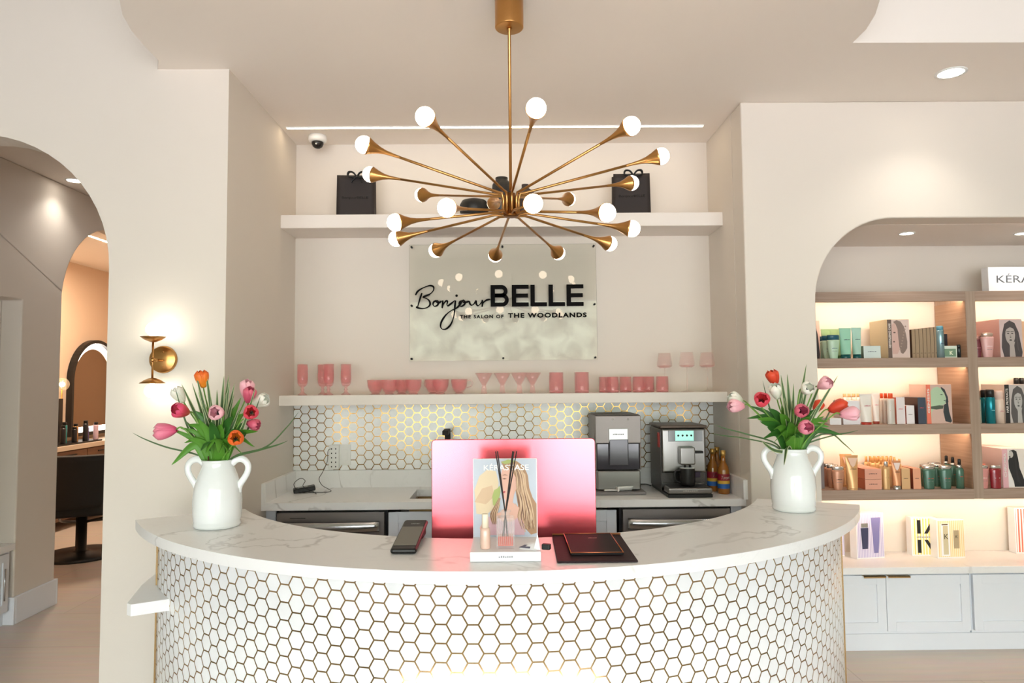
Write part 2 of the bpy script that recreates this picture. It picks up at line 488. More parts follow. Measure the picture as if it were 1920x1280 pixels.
# front room side walls and the shop window wall behind the camera
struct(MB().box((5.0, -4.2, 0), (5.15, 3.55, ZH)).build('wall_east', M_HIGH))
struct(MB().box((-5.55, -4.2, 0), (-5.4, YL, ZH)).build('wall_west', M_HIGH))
M_DARKW = mat('backlit_wall_shade', (84, 78, 72), .8, var=.02)  # dark tone stands in for the backlit wall and trims fill light
WX0, WX1 = -3.4, 3.5
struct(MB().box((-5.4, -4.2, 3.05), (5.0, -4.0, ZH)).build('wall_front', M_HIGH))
struct(MB().box((-5.4, -4.2, 0), (WX0, -4.0, 3.05)).build('wall_front_left', M_DARKW))
struct(MB().box((WX1, -4.2, 0), (5.0, -4.0, 3.05)).build('wall_front_right', M_DARKW))
struct(MB().box((WX0, -4.2, 0), (WX1, -4.0, .10)).build('trim_1', M_TRIM))
w = MB()
for x0, x1 in ((WX0, WX0 + .06), (WX1 - .06, WX1)): w.box((x0, -4.16, .10), (x1, -4.04, 3.05))
w.box((WX0 + .06, -4.16, .10), (WX1 - .06, -4.04, .15)); w.box((WX0 + .06, -4.16, 2.97), (WX1 - .06, -4.04, 3.05))
struct(w.build('window_1', M_TRIM))

# corridor behind the left arch and the salon beyond
hall = [(3.30, 2.104), (4.597, 2.104), (4.597, 0), (5.0, 0), (5.0, 2.12)] + arc(5.67, 2.12, .67, 180, 0, 24)[1:] + [(6.34, 0), (9.5, 0), (9.5, ZC), (3.30, ZC)]
struct(MB().prism(hall, -3.34, -3.2, 'YZ').build('wall_hall', M_WALL, tri=True, bevel=.008, seg=2, limit=50))
struct(MB().box((-3.85, 3.3, 0), (-3.75, 4.597, 2.2)).build('wall_bench_back', M_WALL))
struct(MB().box((-3.75, 4.597, 0), (-3.34, 4.72, 2.2)).build('wall_bench_side', M_WALL))
struct(MB().box((-3.75, 3.3, 2.104), (-3.34, 4.597, 2.2)).build('ceiling', M_CEIL))
struct(MB().box((-1.6, 4.3, 0), (-1.43, 9.5, ZC)).build('wall_hall_right', M_WALL))
struct(MB().box((-5.4, 9.4, 0), (-1.43, 9.55, ZC)).build('wall_salon_back', M_TAN))
struct(MB().box((-5.3, 4.75, 0), (-5.15, 9.4, ZC)).build('wall_salon_left', M_TAN))
struct(MB().box((-5.15, 4.75, 0), (-3.75, 4.85, ZC)).build('wall_salon_front', M_TAN))

# baseboards
def base(name, lo, hi): struct(MB().box(lo, hi).build(name, M_TRIM, bevel=.004))
base('baseboard_left', (-1.80, YL - .018, 0), (XL + .0, YL - .001, .165))
base('baseboard_hall', (-3.199, 4.597, 0), (-3.18, 5.0, .175))
base('baseboard_hall_end', (-3.34, 5.0, 0), (-3.18, 5.018, .175))
base('baseboard_bench', (-3.34, 4.578, 0), (-3.18, 4.596, .175))
base('baseboard_right', (XR, YR - .018, 0), (1.60, YR - .001, .165))
base('baseboard_niche_left', (XL + .001, 3.14, 0), (XL + .018, 3.6, .165))
def smudge(xr, y, z, h, m, parent, name='lettering', n=7, seed=1):
    """tiny lettering too small to read: a row of uneven short bars"""
    r = random.Random(seed); w = MB(); x = xr[0]; st = (xr[1] - xr[0]) / n
    for i in range(n):
        hh = h * (.6 + .4 * r.random()); w.box((x, y, z), (x + st * .72, y + .0003, z + hh)); x += st
    return w.build(name, m, parent)


# ------------------------------------------------------------------ reception desk
DC = (-0.035, 3.705)
A0, A1 = -148.5, -25.0
def ring(r0, r1, a0, a1, n=72):
    return arc(DC[0], DC[1], r1, a0, a1, n) + arc(DC[0], DC[1], r0, a1, a0, n)
desk = thing('reception_desk', 'curved reception desk faced in white hexagon tiles under a marble-look top', 'desk', (DC[0], DC[1], 0))
def shift(poly): return [(x - DC[0], y - DC[1]) for x, y in poly]
RB = 1.622
def desk_uv(co, n):
    if abs(n.z) > .5: return (co.x, co.y)
    return (RB * math.atan2(co.x, -co.y), co.z)
MB().prism(shift(ring(1.50, RB, A0 + 1.2, A1 - .6)), 0.0, .962, 'XY', smooth=False).build('tiled_front', M_HEXF, desk, uvfn=desk_uv, tri=True)
for f in desk.children:
    for p in f.data.polygons: p.use_smooth = abs(p.normal.z) < .5 and len(p.vertices) == 4
MB().prism(shift(ring(1.285, 1.70, A0, A1)), .963, 1.0, 'XY').build('desk_top', M_MARBLE, desk, bevel=.003, tri=True)
# brass edge strips at both ends of the curved front
for a in (A0 + 1.2, A1 - .6):
    x, y = RB * cos(radians(a)), RB * sin(radians(a))
    MB().box((x - .004, y - .004, 0), (x + .004, y + .004, .962)).build('edge_strip', M_GOLD, desk)
# the lower work surface inside, coming out at the left end
low = [(-1.245, 2.655), (-1.372, 2.585), (-1.395, 2.60), (-1.462, 2.83), (-1.495, 3.02)] + [(-1.25, 3.10)] + arc(DC[0], DC[1], .98, -156, -25, 40) + arc(DC[0], DC[1], 1.499, -25, -147, 50)
MB().prism(shift(low), .697, .740, 'XY').build('work_surface', M_MARBLE, desk, bevel=.003, tri=True)

# ------------------------------------------------------------------ back counter
bc = thing('back_counter', 'marble-look back counter in the niche with a sink cut-out', 'counter', (0, 3.9, 0))
m = MB()
sx0, sx1, sy0, sy1 = -.52, -.08, 3.73, 4.04
for lo, hi in (((XL, 3.63, .882), (sx0, YB, .92)), ((sx1, 3.63, .882), (XR, YB, .92)), ((sx0, 3.63, .882), (sx1, sy0, .92)), ((sx0, sy1, .882), (sx1, YB, .92))):
    m.box((lo[0], lo[1] - 3.9, lo[2]), (hi[0], hi[1] - 3.9, hi[2]))
m.build('worktop', M_MARBLE2, bc)
for lo, hi, lb in (((XL + .022, YB - .022, .9201), (XR - .022, YB - .001, 1.02), 'low marble-look upstand along the back wall under the hexagon tiles'),
                   ((XL, 3.63, .9201), (XL + .022, YB, 1.02), 'low marble-look upstand on the left side wall of the niche'),
                   ((XR - .022, 3.60, .9201), (XR, YB, 1.02), 'low marble-look upstand on the right side wall of the niche')):
    tag(MB().box(lo, hi).build('splash_upstand', M_MARBLE2), lb, 'upstand', 'upstands of the back counter')
# cabinets under it
def cabinet(x0, x1, label):
    c = thing('base_cabinet', label, 'cabinet', ((x0 + x1) / 2, 3.7, 0), group='white base cabinets of the back counter')
    w = x1 - x0
    b = MB().box((-w / 2, 0, .1), (w / 2, .45, .69 if w > .2 else .88)); b.box((-w / 2, .05, 0), (w / 2, .4, .1)); b.build('carcass', M_WHITE, c)
    if w > .2:
        d = MB(); d.box((-w / 2 + .004, -.022, .11), (w / 2 - .004, -.006, .86))
        fr = .055
        for lo, hi in (((-w / 2 + .004, -.03, .11), (-w / 2 + fr, -.022, .86)), ((w / 2 - fr, -.03, .11), (w / 2 - .004, -.022, .86)), ((-w / 2 + fr, -.03, .11), (w / 2 - fr, -.022, .11 + fr)), ((-w / 2 + fr, -.03, .86 - fr), (w / 2 - fr, -.022, .86))): d.box(lo, hi)
        dd = d.build('door', M_WHITE, c, bevel=.0015)
        MB().box((-.06, -.05, .845), (.06, -.03, .853)).build('handle', M_GOLD, dd)
    return c
cabinet(-1.268, -1.216, 'narrow white filler panel left of the left dishwasher')
cabinet(-.625, -.02, 'white panelled cabinet between the left dishwasher and the monitor')
cabinet(-.015, .575, 'white panelled cabinet hidden mostly by the pink monitor')
cabinet(1.182, 1.238, 'narrow white filler panel right of the right under-counter appliance')

def appliance(x0, x1, label, tilt):
    a = thing('dishwasher', label, 'dishwasher', ((x0 + x1) / 2, 3.68, 0), group='stainless appliances under the back counter')
    w = x1 - x0
    MB().box((-w / 2, .02, .02), (w / 2, .46, .878)).build('body', M_BLACK, a)
    MB().box((-w / 2 + .012, -.02, .1), (w / 2 - .012, .02, .866), Matrix.Rotation(tilt, 4, 'Z')).build('front_panel', mat('dark_steel', (150, 145, 142), .36, .9, var=.04, vscale=14), a, bevel=.003)
    h = MB(); hw_ = w / 2 - .035
    def hp(u, v, off=0): 
        x = (u * 2 - 1) * hw_; return Vector((x, -.040 - .028 * (1 - (x / hw_) ** 2) - .012 * sin(pi * v) + off, .770 + .052 * v))
    h.grid(hp, 20, 8)
    hh = h.build('handle', M_STEELL, a, solid=.006)
    for q in (-1, 1): MB().box((q * (w / 2 - .05) - .01, -.045, .775), (q * (w / 2 - .05) + .01, -.015, .805)).build('bracket', M_STEELL, hh)
    return a
d1 = appliance(-1.212, -.628, 'stainless dishwasher under the left end of the back counter', 0)
MB().box((-.21, -.0215, .835), (-.13, -.0203, .838)).build('vent_slot', M_BLACK, d1)
d2 = appliance(.59, 1.178, 'stainless appliance with a bowed handle under the coffee machine', 0)

# sink and tap
sk = thing('sink', 'brass-toned undermount sink cut into the back counter', 'sink', (-.3, 3.885, .7))
s_ = MB()
for lo, hi in (((-.22, -.155, 0), (.22, .155, .01)), ((-.22, -.155, .01), (-.212, .155, .181)), ((.212, -.155, .01), (.22, .155, .181)), ((-.212, -.155, .01), (.212, -.147, .181)), ((-.212, .147, .01), (.212, .155, .181))): s_.box(lo, hi)
s_.build('basin', mat('sink_brass', (170, 140, 100), .35, 1.0), sk)
MB().lathe([(0, .0101), (.03, .0101), (.03, .013), (0, .014)], 20).build('drain', M_STEEL, sk)
fa = thing('tap', 'matte black tap standing behind the pink monitor', 'tap', (-.345, 4.075, .92))
MB().lathe([(0, 0), (.026, 0), (.026, .008), (.018, .012), (.018, .2), (0, .2)], 20).build('base', M_BLACKM, fa)
sp_ = MB(); sp_.box((-.016, -.016, .2), (.016, .016, .345)); sp_.box((-.016, -.17, .32), (.016, -.016, .345)); sp_.build('spout', M_BLACKM, fa, bevel=.003)
MB().tube([(.018, 0, .12), (.05, 0, .13), (.075, 0, .15)], .006).build('lever', M_BLACKM, fa)

# tiled splashback
MBs = MB().box((XL + .002, YB - .009, 1.021), (XR - .002, YB - .001, 1.411))
o = MBs.build('hexagon_splashback', M_HEXB, uvfn=lambda co, n: (co.x, co.z))
tag(o, 'white hexagon tile splashback with brass lines behind the back counter', 'splashback')

# ------------------------------------------------------------------ niche shelves
def niche_shelf(z0, z1, label):
    o = MB().box((XL, YS, z0), (XR, YB, z1)).build('wall_shelf', mat('shelf_paint', (232, 225, 218), .6, var=.01), bevel=.003)
    tag(o, label, 'shelf', 'white floating shelves in the niche')
niche_shelf(2.413, 2.490, 'upper white floating shelf holding the black bags')
niche_shelf(1.412, 1.469, 'lower white floating shelf holding the pink glasses')
ZT, ZL = 2.490, 1.469

# ------------------------------------------------------------------ acrylic sign
sg = thing('wall_sign', 'clear acrylic sign panel with black lettering on the niche wall', 'sign', (-.015, 4.145, 2.013))
mg = bpy.data.materials.new('clear_acrylic'); mg.use_nodes = True
tt = NT(mg); tt.t.nodes.remove(tt.t.nodes['Principled BSDF']); _o = tt.t.nodes['Material Output']
_tr = tt.n('ShaderNodeBsdfTransparent'); _tr.inputs['Color'].default_value = (.975, .975, .955, 1)
_gl = tt.n('ShaderNodeBsdfGlossy'); _gl.inputs['Roughness'].default_value = .01
_fr = tt.n('ShaderNodeFresnel'); _fr.inputs['IOR'].default_value = 1.33
_mx = tt.n('ShaderNodeMixShader'); tt.l(_fr.outputs[0], _mx.inputs[0]); tt.l(_tr.outputs[0], _mx.inputs[1]); tt.l(_gl.outputs[0], _mx.inputs[2]); tt.l(_mx.outputs[0], _o.inputs[0])
MATS['clear_acrylic'] = mg
MB().box((-.562, -.006, -.35), (.562, 0, .35)).build('panel', mg, sg, bevel=.001)
for zz in (-.337, 0.0, .335):
    for xx in (-.548, -.002, .548):
        if zz == 0 and abs(xx) < .1: continue
        MB().lathe([(0, -.016), (.0062, -.016), (.0062, .012), (0, .012)], 16, Matrix.Translation((xx, -.002, zz + (.0 if zz else -.018))) @ Matrix.Rotation(radians(-90), 4, 'X')).build('standoff', M_BLACK, sg)
MK = mat('sign_black', (12, 11, 11), .8, var=0, spec=.15)
# BELLE in heavy block letters
def block(parent):
    w = MB(); H_ = .129; y0, y1 = -.016, -.0061; base_ = 1.986 - 2.013
    def E(x, wd, arms=(0, 1, 2)):
        w.box((x, y0, base_), (x + .026, y1, base_ + H_))
        for k in arms:
            z = (0, (H_ - .023) / 2, H_ - .023)[k]
            w.box((x + .026, y0, base_ + z), (x + (wd - (.004 if k == 1 else 0)), y1, base_ + z + .023))
    E(.0525, .101); E(.164, .098, (0,)); E(.273, .098, (0,)); E(.381, .101)
    return w, base_, H_, y0, y1
w, base_, H_, y0, y1 = block(sg)
# letter B with two bowls
x = -.075
w.box((x, y0, base_), (x + .026, y1, base_ + H_))
def bowl(z0, z1, xr, th=.023):
    rr = (z1 - z0) / 2; zc = (z0 + z1) / 2
    outer = [(x + .026, z0)] + arc(x + xr - rr, zc, rr, -90, 90, 14) + [(x + .026, z1)]
    inner = [(x + .026, z1 - th)] + arc(x + xr - rr, zc, rr - th, 90, -90, 14) + [(x + .026, z0 + th)]
    w.prism(outer + inner, y0, y1, 'XZ')
bowl(base_, base_ + .0775, .109); bowl(base_ + .0545, base_ + H_, .102)
w.build('block_lettering', MK, sg, tri=True)
# handwritten word drawn as brush strokes (pixel trace of the sign, turned to panel metres)
def sgn(px, py):
    p = at_y(px, py, 4.132); return (p.x + .015, -.011, p.z - 2.013)
strokes = [
    [(779, 553), (783, 546), (790, 541), (799, 537), (807, 535), (813, 538), (812, 545), (806, 551), (799, 554), (793, 557), (799, 559), (805, 564), (806, 571), (801, 576), (793, 578), (784, 577), (780, 575)],
    [(791, 549), (788, 558), (785, 568), (782, 578)],
    [(818, 563), (813, 566), (812, 571), (815, 574), (820, 572), (822, 567), (820, 563), (817, 565), (823, 567), (828, 564)],
    [(830, 563), (830, 569), (829, 577), (832, 569), (836, 564), (839, 565), (838, 571), (840, 573), (844, 570), (849, 566), (853, 563)],
    [(854, 563), (853, 573), (852, 584), (850, 596), (845, 608), (837, 616), (830, 617), (826, 612), (828, 602), (836, 590), (846, 582), (856, 577), (862, 571), (866, 566)],
    [(868, 563), (862, 566), (861, 571), (864, 574), (869, 572), (872, 567), (869, 562), (868, 566), (875, 566), (879, 564)],
    [(880, 564), (881, 569), (884, 572), (888, 570), (891, 566), (893, 563)],
    [(893, 563), (893, 569), (896, 573), (900, 570), (904, 565)],
    [(904, 562), (905, 567), (904, 575), (906, 568), (911, 563), (917, 561), (919, 562)],
]
hw = MB()
for st in strokes:
    pts = smooth_path([sgn(*p) for p in st], 5)
    hw.tube(pts, [.0042 + .0014 * sin(i * .35) for i in range(len(pts))], 8)
hw.sphere(sgn(856, 554), .0075, 12)
hw.build('script_lettering', MK, sg)
TL = lambda x0, x1, z: Matrix.Translation(((x0 + x1) / 2 + .015, -.0082, z - 2.013))
text_mesh('tagline', 'THE SALON OF', .03, MK, sg, depth=.0008, bold=.0011, spacing=1.25, width=.262, height=.021, mtx=TL(-.276, -.012, 1.917))
text_mesh('tagline', 'THE WOODLANDS', .03, MK, sg, depth=.0008, bold=.0012, spacing=1.2, width=.472, height=.029, mtx=TL(.012, .487, 1.919))

# ------------------------------------------------------------------ ceiling LED line and security camera
led = thing('linear_light', 'long thin recessed LED line light in the niche ceiling', 'light', (-.05, 3.878, ZC))
MB().box((-1.19, -.011, -.006), (1.19, .011, .0)).build('trim', M_WHITEP, led)
MB().box((-1.185, -.007, -.0075), (1.185, .007, -.006)).build('diffuser', M_LED, led)
sc_ = thing('security_camera', 'white dome security camera on the niche ceiling', 'camera', (-1.10, 4.02, ZC))
MB().lathe([(0, 0), (.052, 0), (.053, -.02), (.050, -.032), (.036, -.038), (0, -.038)], 28).build('housing', M_WHITEP, sc_)
MB().lathe([(.035, -.036), (.034, -.05), (.027, -.064), (.014, -.073), (0, -.075)], 24).build('dome', mat('smoked_dome', (30, 28, 28), .06, var=0), sc_)
MB().sphere((0, -.03, -.056), .006, 10).build('lens', M_CHROME, sc_)

# ------------------------------------------------------------------ black gift bags and vases on the upper shelf
def gift_bag(x, label, turn):
    g = thing('gift_bag', label, 'bag', (x, 4.0, ZT), turn, 'black paper gift bags on the upper shelf')
    w, h, d = .215, .245, .09
    b = MB()
    b.grid(lambda u, v: Vector(((u - .5) * w * (1 - .03 * v), -d / 2 + .012 * sin(pi * u) * v * .3, v * h)), 8, 8)
    b.grid(lambda u, v: Vector(((u - .5) * w * (1 - .03 * v), d / 2, v * h * 1.03)), 8, 8)
    for s in (-1, 1): b.grid(lambda u, v: Vector((s * (w / 2 * (1 - .03 * v) - .022 * sin(pi * u) * v), (u - .5) * d, v * (h * (1 + .03 * u)))), 6, 8)
    b.face([(-w / 2, -d / 2, 0), (w / 2, -d / 2, 0), (w / 2, d / 2, 0), (-w / 2, d / 2, 0)])
    b.build('paper_body', M_PAPERB, g, solid=.0012)
    r = MB(); k = .02
    for s in (-1, 1):
        r.tube(smooth_path([(.01, -d / 2 - .004, h - .012), (s * .02 + .01, -d / 2 - .012, h + .012), (s * .045 + .01, -d / 2 - .006, h + .016), (s * .05 + .01, -d / 2 - .006, h - .004), (s * .02 + .01, -d / 2 - .01, h - .014), (.01, -d / 2 - .004, h - .012)], 5), .009, 6, flat=.45)
        r.tube(smooth_path([(.01, -d / 2 - .004, h - .012), (s * .022 + .01, -d / 2 - .006, h - .03), (s * .03 + .01, -d / 2 - .004, h - .045)], 4), .008, 6, flat=.4)
    r.sphere((.01, -d / 2 - .008, h - .012), .009, 10)
    r.build('ribbon_bow', M_BLACK, g)
    text_mesh('printed_name', 'BonjourBELLE', .02, mat('embossed_black', (24, 20, 20), .25, var=0), g, depth=.0004, width=.15, height=.018, mtx=Matrix.Translation((0, -d / 2 - .006, h * .43)))
gift_bag(-.865, 'black paper gift bag with ribbon on the upper shelf, below the dome camera', radians(2))
gift_bag(.738, 'black paper gift bag with ribbon at the right end of the upper shelf', radians(-3))
MV = mat('black_ceramic', (30, 29, 28), .45, var=.05)
v = MB().lathe([(0, 0), (.045, 0), (.072, .012), (.084, .035), (.084, .075), (.070, .1), (.045, .108), (.030, .106), (.028, .098), (0, .098)], 36).build('vase', MV, loc=(-.18, 4.0, ZT), bevel=.001)
tag(v, 'low wide black ceramic vase, leftmost of the three behind the chandelier', 'vase', 'black vases on the upper shelf')
v = MB().lathe([(0, 0), (.050, 0), (.057, .01), (.058, .16), (.055, .2), (.042, .222), (.035, .228), (.037, .243), (.030, .243), (.028, .23), (0, .225)], 36).build('vase', MV, loc=(-.018, 4.02, ZT), bevel=.001)
tag(v, 'tall black cylindrical vase, middle one of the three behind the chandelier', 'vase', 'black vases on the upper shelf')
v = MB().lathe([(0, 0), (.05, 0), (.056, .01), (.056, .135), (.048, .155), (.026, .17), (.020, .178), (.021, .196), (.016, .196), (.014, .18), (0, .178)], 36).build('vase', mat('brown_black_ceramic', (52, 40, 36), .5), loc=(.12, 4.0, ZT), bevel=.001)
tag(v, 'brownish black bottle-shaped vase, rightmost of the three behind the chandelier', 'vase', 'black vases on the upper shelf')

# ------------------------------------------------------------------ pink glassware on the lower shelf
def glass_mat(name, col, alpha=.55, rough=.08):
    if name in MATS: return MATS[name]
    m = mat(name, col, rough, var=0, coat=1.0, ior=1.5, spec=.8); m.node_tree.nodes['Principled BSDF'].inputs['Alpha'].default_value = alpha
    return m
G_PK = glass_mat('pink_glass', (236, 134, 138), .32)
G_PKL = glass_mat('pale_pink_glass', (238, 164, 162), .26)
G_PKX = glass_mat('clear_pink_glass', (236, 186, 180), .13, .03)
G_PKR = glass_mat('pink_glass_rim', (226, 130, 134), .5)

def copy_tree(o, parent=None):
    c = o.copy(); S.collection.objects.link(c); c.parent = parent
    for ch in list(o.children): copy_tree(ch, c)
    return c
def place(proto, x, y, z, label, first):
    o = proto if first else copy_tree(proto)
    o.location = (x, y, z); o['label'] = label
    return o

def xy_px(px, Y, py=735): return at_y(px, py, Y).x
fl = thing('champagne_flute', 'x', 'glass', group='ribbed pink champagne flutes')
MB().lathe([(.020, .052), (.028, .066), (.0305, .09), (.0305, .176), (.0285, .176), (.028, .09), (.024, .07), (0, .06)], 28, cap=False).build('bowl', G_PK, fl)
MB().lathe([(0, .0), (.027, 0), (.027, .004), (.012, .014), (.007, .024), (.012, .031), (.007, .038), (.009, .046), (.020, .053), (0, .055)], 24).build('stem_and_foot', G_PK, fl)
for i, (px, Y, lab) in enumerate(((567, 3.97, 'ribbed pink champagne flute standing alone at the left end of the shelf'), (605, 4.06, 'ribbed pink champagne flute, rear one of the close pair'), (616, 3.96, 'ribbed pink champagne flute, front one of the close pair'), (648.5, 4.0, 'ribbed pink champagne flute nearest the pink punch cups'))):
    place(fl, xy_px(px, Y), Y, ZL, lab, i == 0)
cp = thing('punch_cup', 'x', 'cup', group='embossed pink punch cups')
MB().lathe([(.020, .006), (.036, .022), (.045, .045), (.049, .078), (.050, .084), (.047, .084), (.044, .05), (.03, .022), (0, .015)], 32, cap=False).build('bowl', G_PK, cp)
MB().lathe([(0, 0), (.027, 0), (.026, .004), (.016, .009), (0, .012)], 24).build('foot', G_PK, cp)
MB().tube(smooth_path([(.047, 0, .074), (.066, 0, .078), (.077, 0, .062), (.070, 0, .044), (.050, 0, .036), (.043, 0, .036)], 5), .0035, 8).build('handle', G_PKL, cp)
cps = ((704, 4.04, 'pink punch cup at the left end of the row, behind its neighbour'), (730, 3.97, 'pink punch cup standing second from the left, in front'), (753, 4.07, 'pink punch cup half hidden, third from the left'), (775, 3.98, 'pink punch cup fourth from the left, in front'),
       (812, 4.05, 'pink punch cup fifth from the left, partly hidden'), (826, 3.95, 'pink punch cup sixth from the left, in front'), (861, 4.02, 'pink punch cup with visible curled handle, rightmost and nearest the cone glasses'))
for i, (px, Y, lab) in enumerate(cps): place(cp, xy_px(px, Y), Y, ZL, lab, i == 0).rotation_euler.z = (0.9, 1.2, 1.7, 1.3, 2.4, 1.2, 0)[i]
cn = thing('cone_glass', 'x', 'glass', group='pale pink cone cocktail glasses')
MB().lathe([(.012, .048), (.052, .118), (.050, .119), (.010, .052), (0, .05)], 32, cap=False).build('bowl', G_PKL, cn)
MB().lathe([(0, 0), (.019, 0), (.0125, .046), (.012, .05), (0, .05)], 24).build('base', G_PKL, cn)
for i, (px, Y, lab) in enumerate(((907.5, 3.98, 'pale pink cone glass, leftmost of the four'), (942, 4.02, 'pale pink cone glass, second from the left of the four'), (974, 3.98, 'pale pink cone glass, third from the left of the four'), (998.5, 4.07, 'pale pink cone glass, rightmost of the four'))):
    place(cn, xy_px(px, Y), Y, ZL, lab, i == 0)
def tumbler(r, h, group):
    t = thing('tumbler', 'x', 'glass', group=group)
    MB().lathe([(r * .96, .004), (r, .012), (r, h), (r * .93, h), (r * .92, .014), (0, .012)], 28, cap=False).build('wall', G_PK, t)
    MB().lathe([(0, 0), (r * .93, 0), (r * .97, .003), (r * .9, .008), (0, .01)], 28).build('base', G_PKR, t)
    return t
tl = tumbler(.0425, .118, 'tall pink highball glasses')
place(tl, xy_px(1043, 3.97), 3.97, ZL, 'tall pink highball glass, the left one of two', True)
place(tl, xy_px(1091, 3.97), 3.97, ZL, 'tall pink highball glass, the right one of two', False)
ts = tumbler(.036, .09, 'short pink tumblers')
for i, (px, Y, lab) in enumerate(((1134.5, 4.03, 'short pink tumbler, leftmost of its row'), (1149, 3.96, 'short pink tumbler, second from the left in its row'), (1173, 4.04, 'short pink tumbler, third from the left in its row'), (1198, 3.96, 'short pink tumbler, fourth from the left in its row'), (1216, 4.05, 'short pink tumbler half hidden behind the fourth one'), (1242, 3.97, 'short pink tumbler standing apart below the first wine glass'))):
    place(ts, xy_px(px, Y), Y, ZL, lab, i == 0)
wg = thing('wine_glass', 'x', 'glass', group='clear pink wine glasses')
MB().lathe([(.006, .140), (.035, .144), (.045, .152), (.046, .160), (.036, .228), (.0345, .228), (.0435, .160), (.042, .154), (.03, .148), (0, .146)], 32, cap=False).build('bowl', G_PKX, wg)
MB().lathe([(.030, .1402), (.044, .1495), (.045, .153), (.040, .150), (.028, .143)], 32, cap=False).build('bowl_base', G_PKL, wg)
MB().lathe([(0, 0), (.038, 0), (.038, .002), (.012, .007), (.0038, .014), (.0034, .130), (.006, .141), (0, .141)], 24).build('stem_and_foot', G_PKX, wg)
for i, (px, Y, lab) in enumerate(((1247, 4.07, 'clear pink wine glass with flat-bottomed bowl, leftmost of three'), (1289, 3.97, 'clear pink wine glass with flat-bottomed bowl, middle of three'), (1327, 4.02, 'clear pink wine glass with flat-bottomed bowl, rightmost of three'))):
    place(wg, xy_px(px, Y), Y, ZL, lab, i == 0)

# ------------------------------------------------------------------ things on the back counter
pw = thing('outlet_adapter', 'white multi-socket wall adapter plugged in above the counter', 'outlet', (-1.022, 4.155, 1.10))
MB().box((-.03, -.025, -.072), (.03, .006, .072)).build('housing', M_WHITEP, pw, bevel=.004)
sl = MB()
for i in range(5):
    for s in (-1, 1): sl.box((s * .012 - .003, -.0262, .045 - i * .026), (s * .012 + .003, -.0249, .053 - i * .026))
sl.build('sockets', M_BLACK, pw)
sw = thing('switch_plate', 'white double switch plate on the hexagon tiles', 'switch', (-.963, 4.158, 1.111))
MB().box((-.036, -.004, -.062), (.036, .003, .062)).build('plate', M_WHITEP, sw, bevel=.002)
MB().box((-.017, -.008, -.033), (.017, -.004, .033)).build('rocker', M_WHITEP, sw, bevel=.002)
ch = thing('card_terminal', 'black card terminal lying in a tangle of cable on the left of the back counter', 'terminal', (-1.15, 3.99, .92), radians(18))
MB().box((-.06, -.035, .003), (.06, .035, .03), Matrix.Rotation(radians(-8), 4, 'Y')).build('case', M_BLACK, ch, bevel=.006)
MB().box((-.035, -.025, .0302), (.02, .025, .0312), Matrix.Rotation(radians(-8), 4, 'Y')).build('screen', mat('dark_screen', (70, 76, 72), .1, var=0), ch)
cab = MB()
cab.tube(smooth_path([(-1.04, 4.128, 1.150), (-1.045, 4.09, 1.14), (-1.048, 4.085, 1.08), (-1.075, 4.09, 1.02), (-1.085, 4.05, .985), (-1.06, 4.03, .95), (-1.0, 3.99, .926), (-1.03, 3.95, .924), (-1.10, 3.95, .924)], 6), .0018, 6)
cab.tube(smooth_path([(-1.10, 3.95, .924), (-1.16, 3.93, .93), (-1.2, 3.95, .97), (-1.17, 3.97, 1.0), (-1.145, 3.98, .985), (-1.15, 3.96, .955), (-1.08, 3.94, .925), (-1.06, 3.90, .923)], 6), .0018, 6)
tag(cab.build('cable', M_BLACK), 'thin black cable running from the wall adapter to the card terminal', 'cable')

# ice maker
im = thing('ice_maker', 'tall grey countertop ice maker between monitor and coffee machine', 'ice maker', (.61, 3.84, .92))
M_IG = mat('ice_maker_grey', (138, 130, 127), .38, .3, var=.03)
M_IW = mat('smoked_window', (58, 56, 64), .12, var=.02, coat=.6)
b = MB(); b.box((-.125, .03, .02), (.125, .30, .425)); b.box((-.125, -.03, .275), (.125, .03, .425)); b.box((-.125, -.02, .13), (-.118, .03, .275)); b.box((.118, -.02, .13), (.125, .03, .275)); b.build('body', M_IG, im, bevel=.006)
MB().box((-.14, -.07, 0), (.14, .30, .018)).build('drip_tray', M_GREYP, im, bevel=.005)
MB().box((-.117, -.015, .13), (.117, .029, .274)).build('ice_window', M_IW, im, bevel=.004)
ib = MB().box((-.052, -.035, .155), (.055, -.0155, .3)).build('ice_scoop_door', mat('dark_window', (84, 84, 90), .12), im, bevel=.006)
MB().box((-.052, -.034, .285), (.052, -.0305, .355)).build('brand_plate', mat('plate_silver', (172, 172, 168), .3, .6), im, bevel=.002)
smudge((-.03, .032), -.0343, .322, .006, M_BLACK, im, 'plate_lettering')
MB().box((-.118, -.032, .022), (.118, .029, .126)).build('steel_drawer', M_STEEL, im, bevel=.006)
MB().box((-.115, -.02, .426), (.115, .25, .432)).build('lid', mat('lid_dark', (92, 86, 84), .4), im, bevel=.003)
for xx in (-.03, .055): MB().lathe([(0, 0), (.004, 0), (.004, .003), (0, .003)], 10, Matrix.Translation((xx, -.0305, .405)) @ Matrix.Rotation(radians(90), 4, 'X')).build('button', M_CHROME, im)
scp = thing('ice_scoop', 'small white plastic scoop lying on the ice maker tray', 'scoop', (.60, 3.80, .938), radians(12))
q = MB(); q.grid(lambda u, v: Vector((-.005 + u * .085, (v - .5) * .05, .002 + .026 * abs(v - .5) ** 1.5 * 2.8)), 8, 10); q.tube([(-.005, 0, .006), (-.05, 0, .008), (-.075, 0, .008)], .008, 8, flat=.5); q.box((-.006, -.024, .002), (-.002, .024, .024)); q.build('scoop_shell', M_WHITEP, scp, solid=.003)

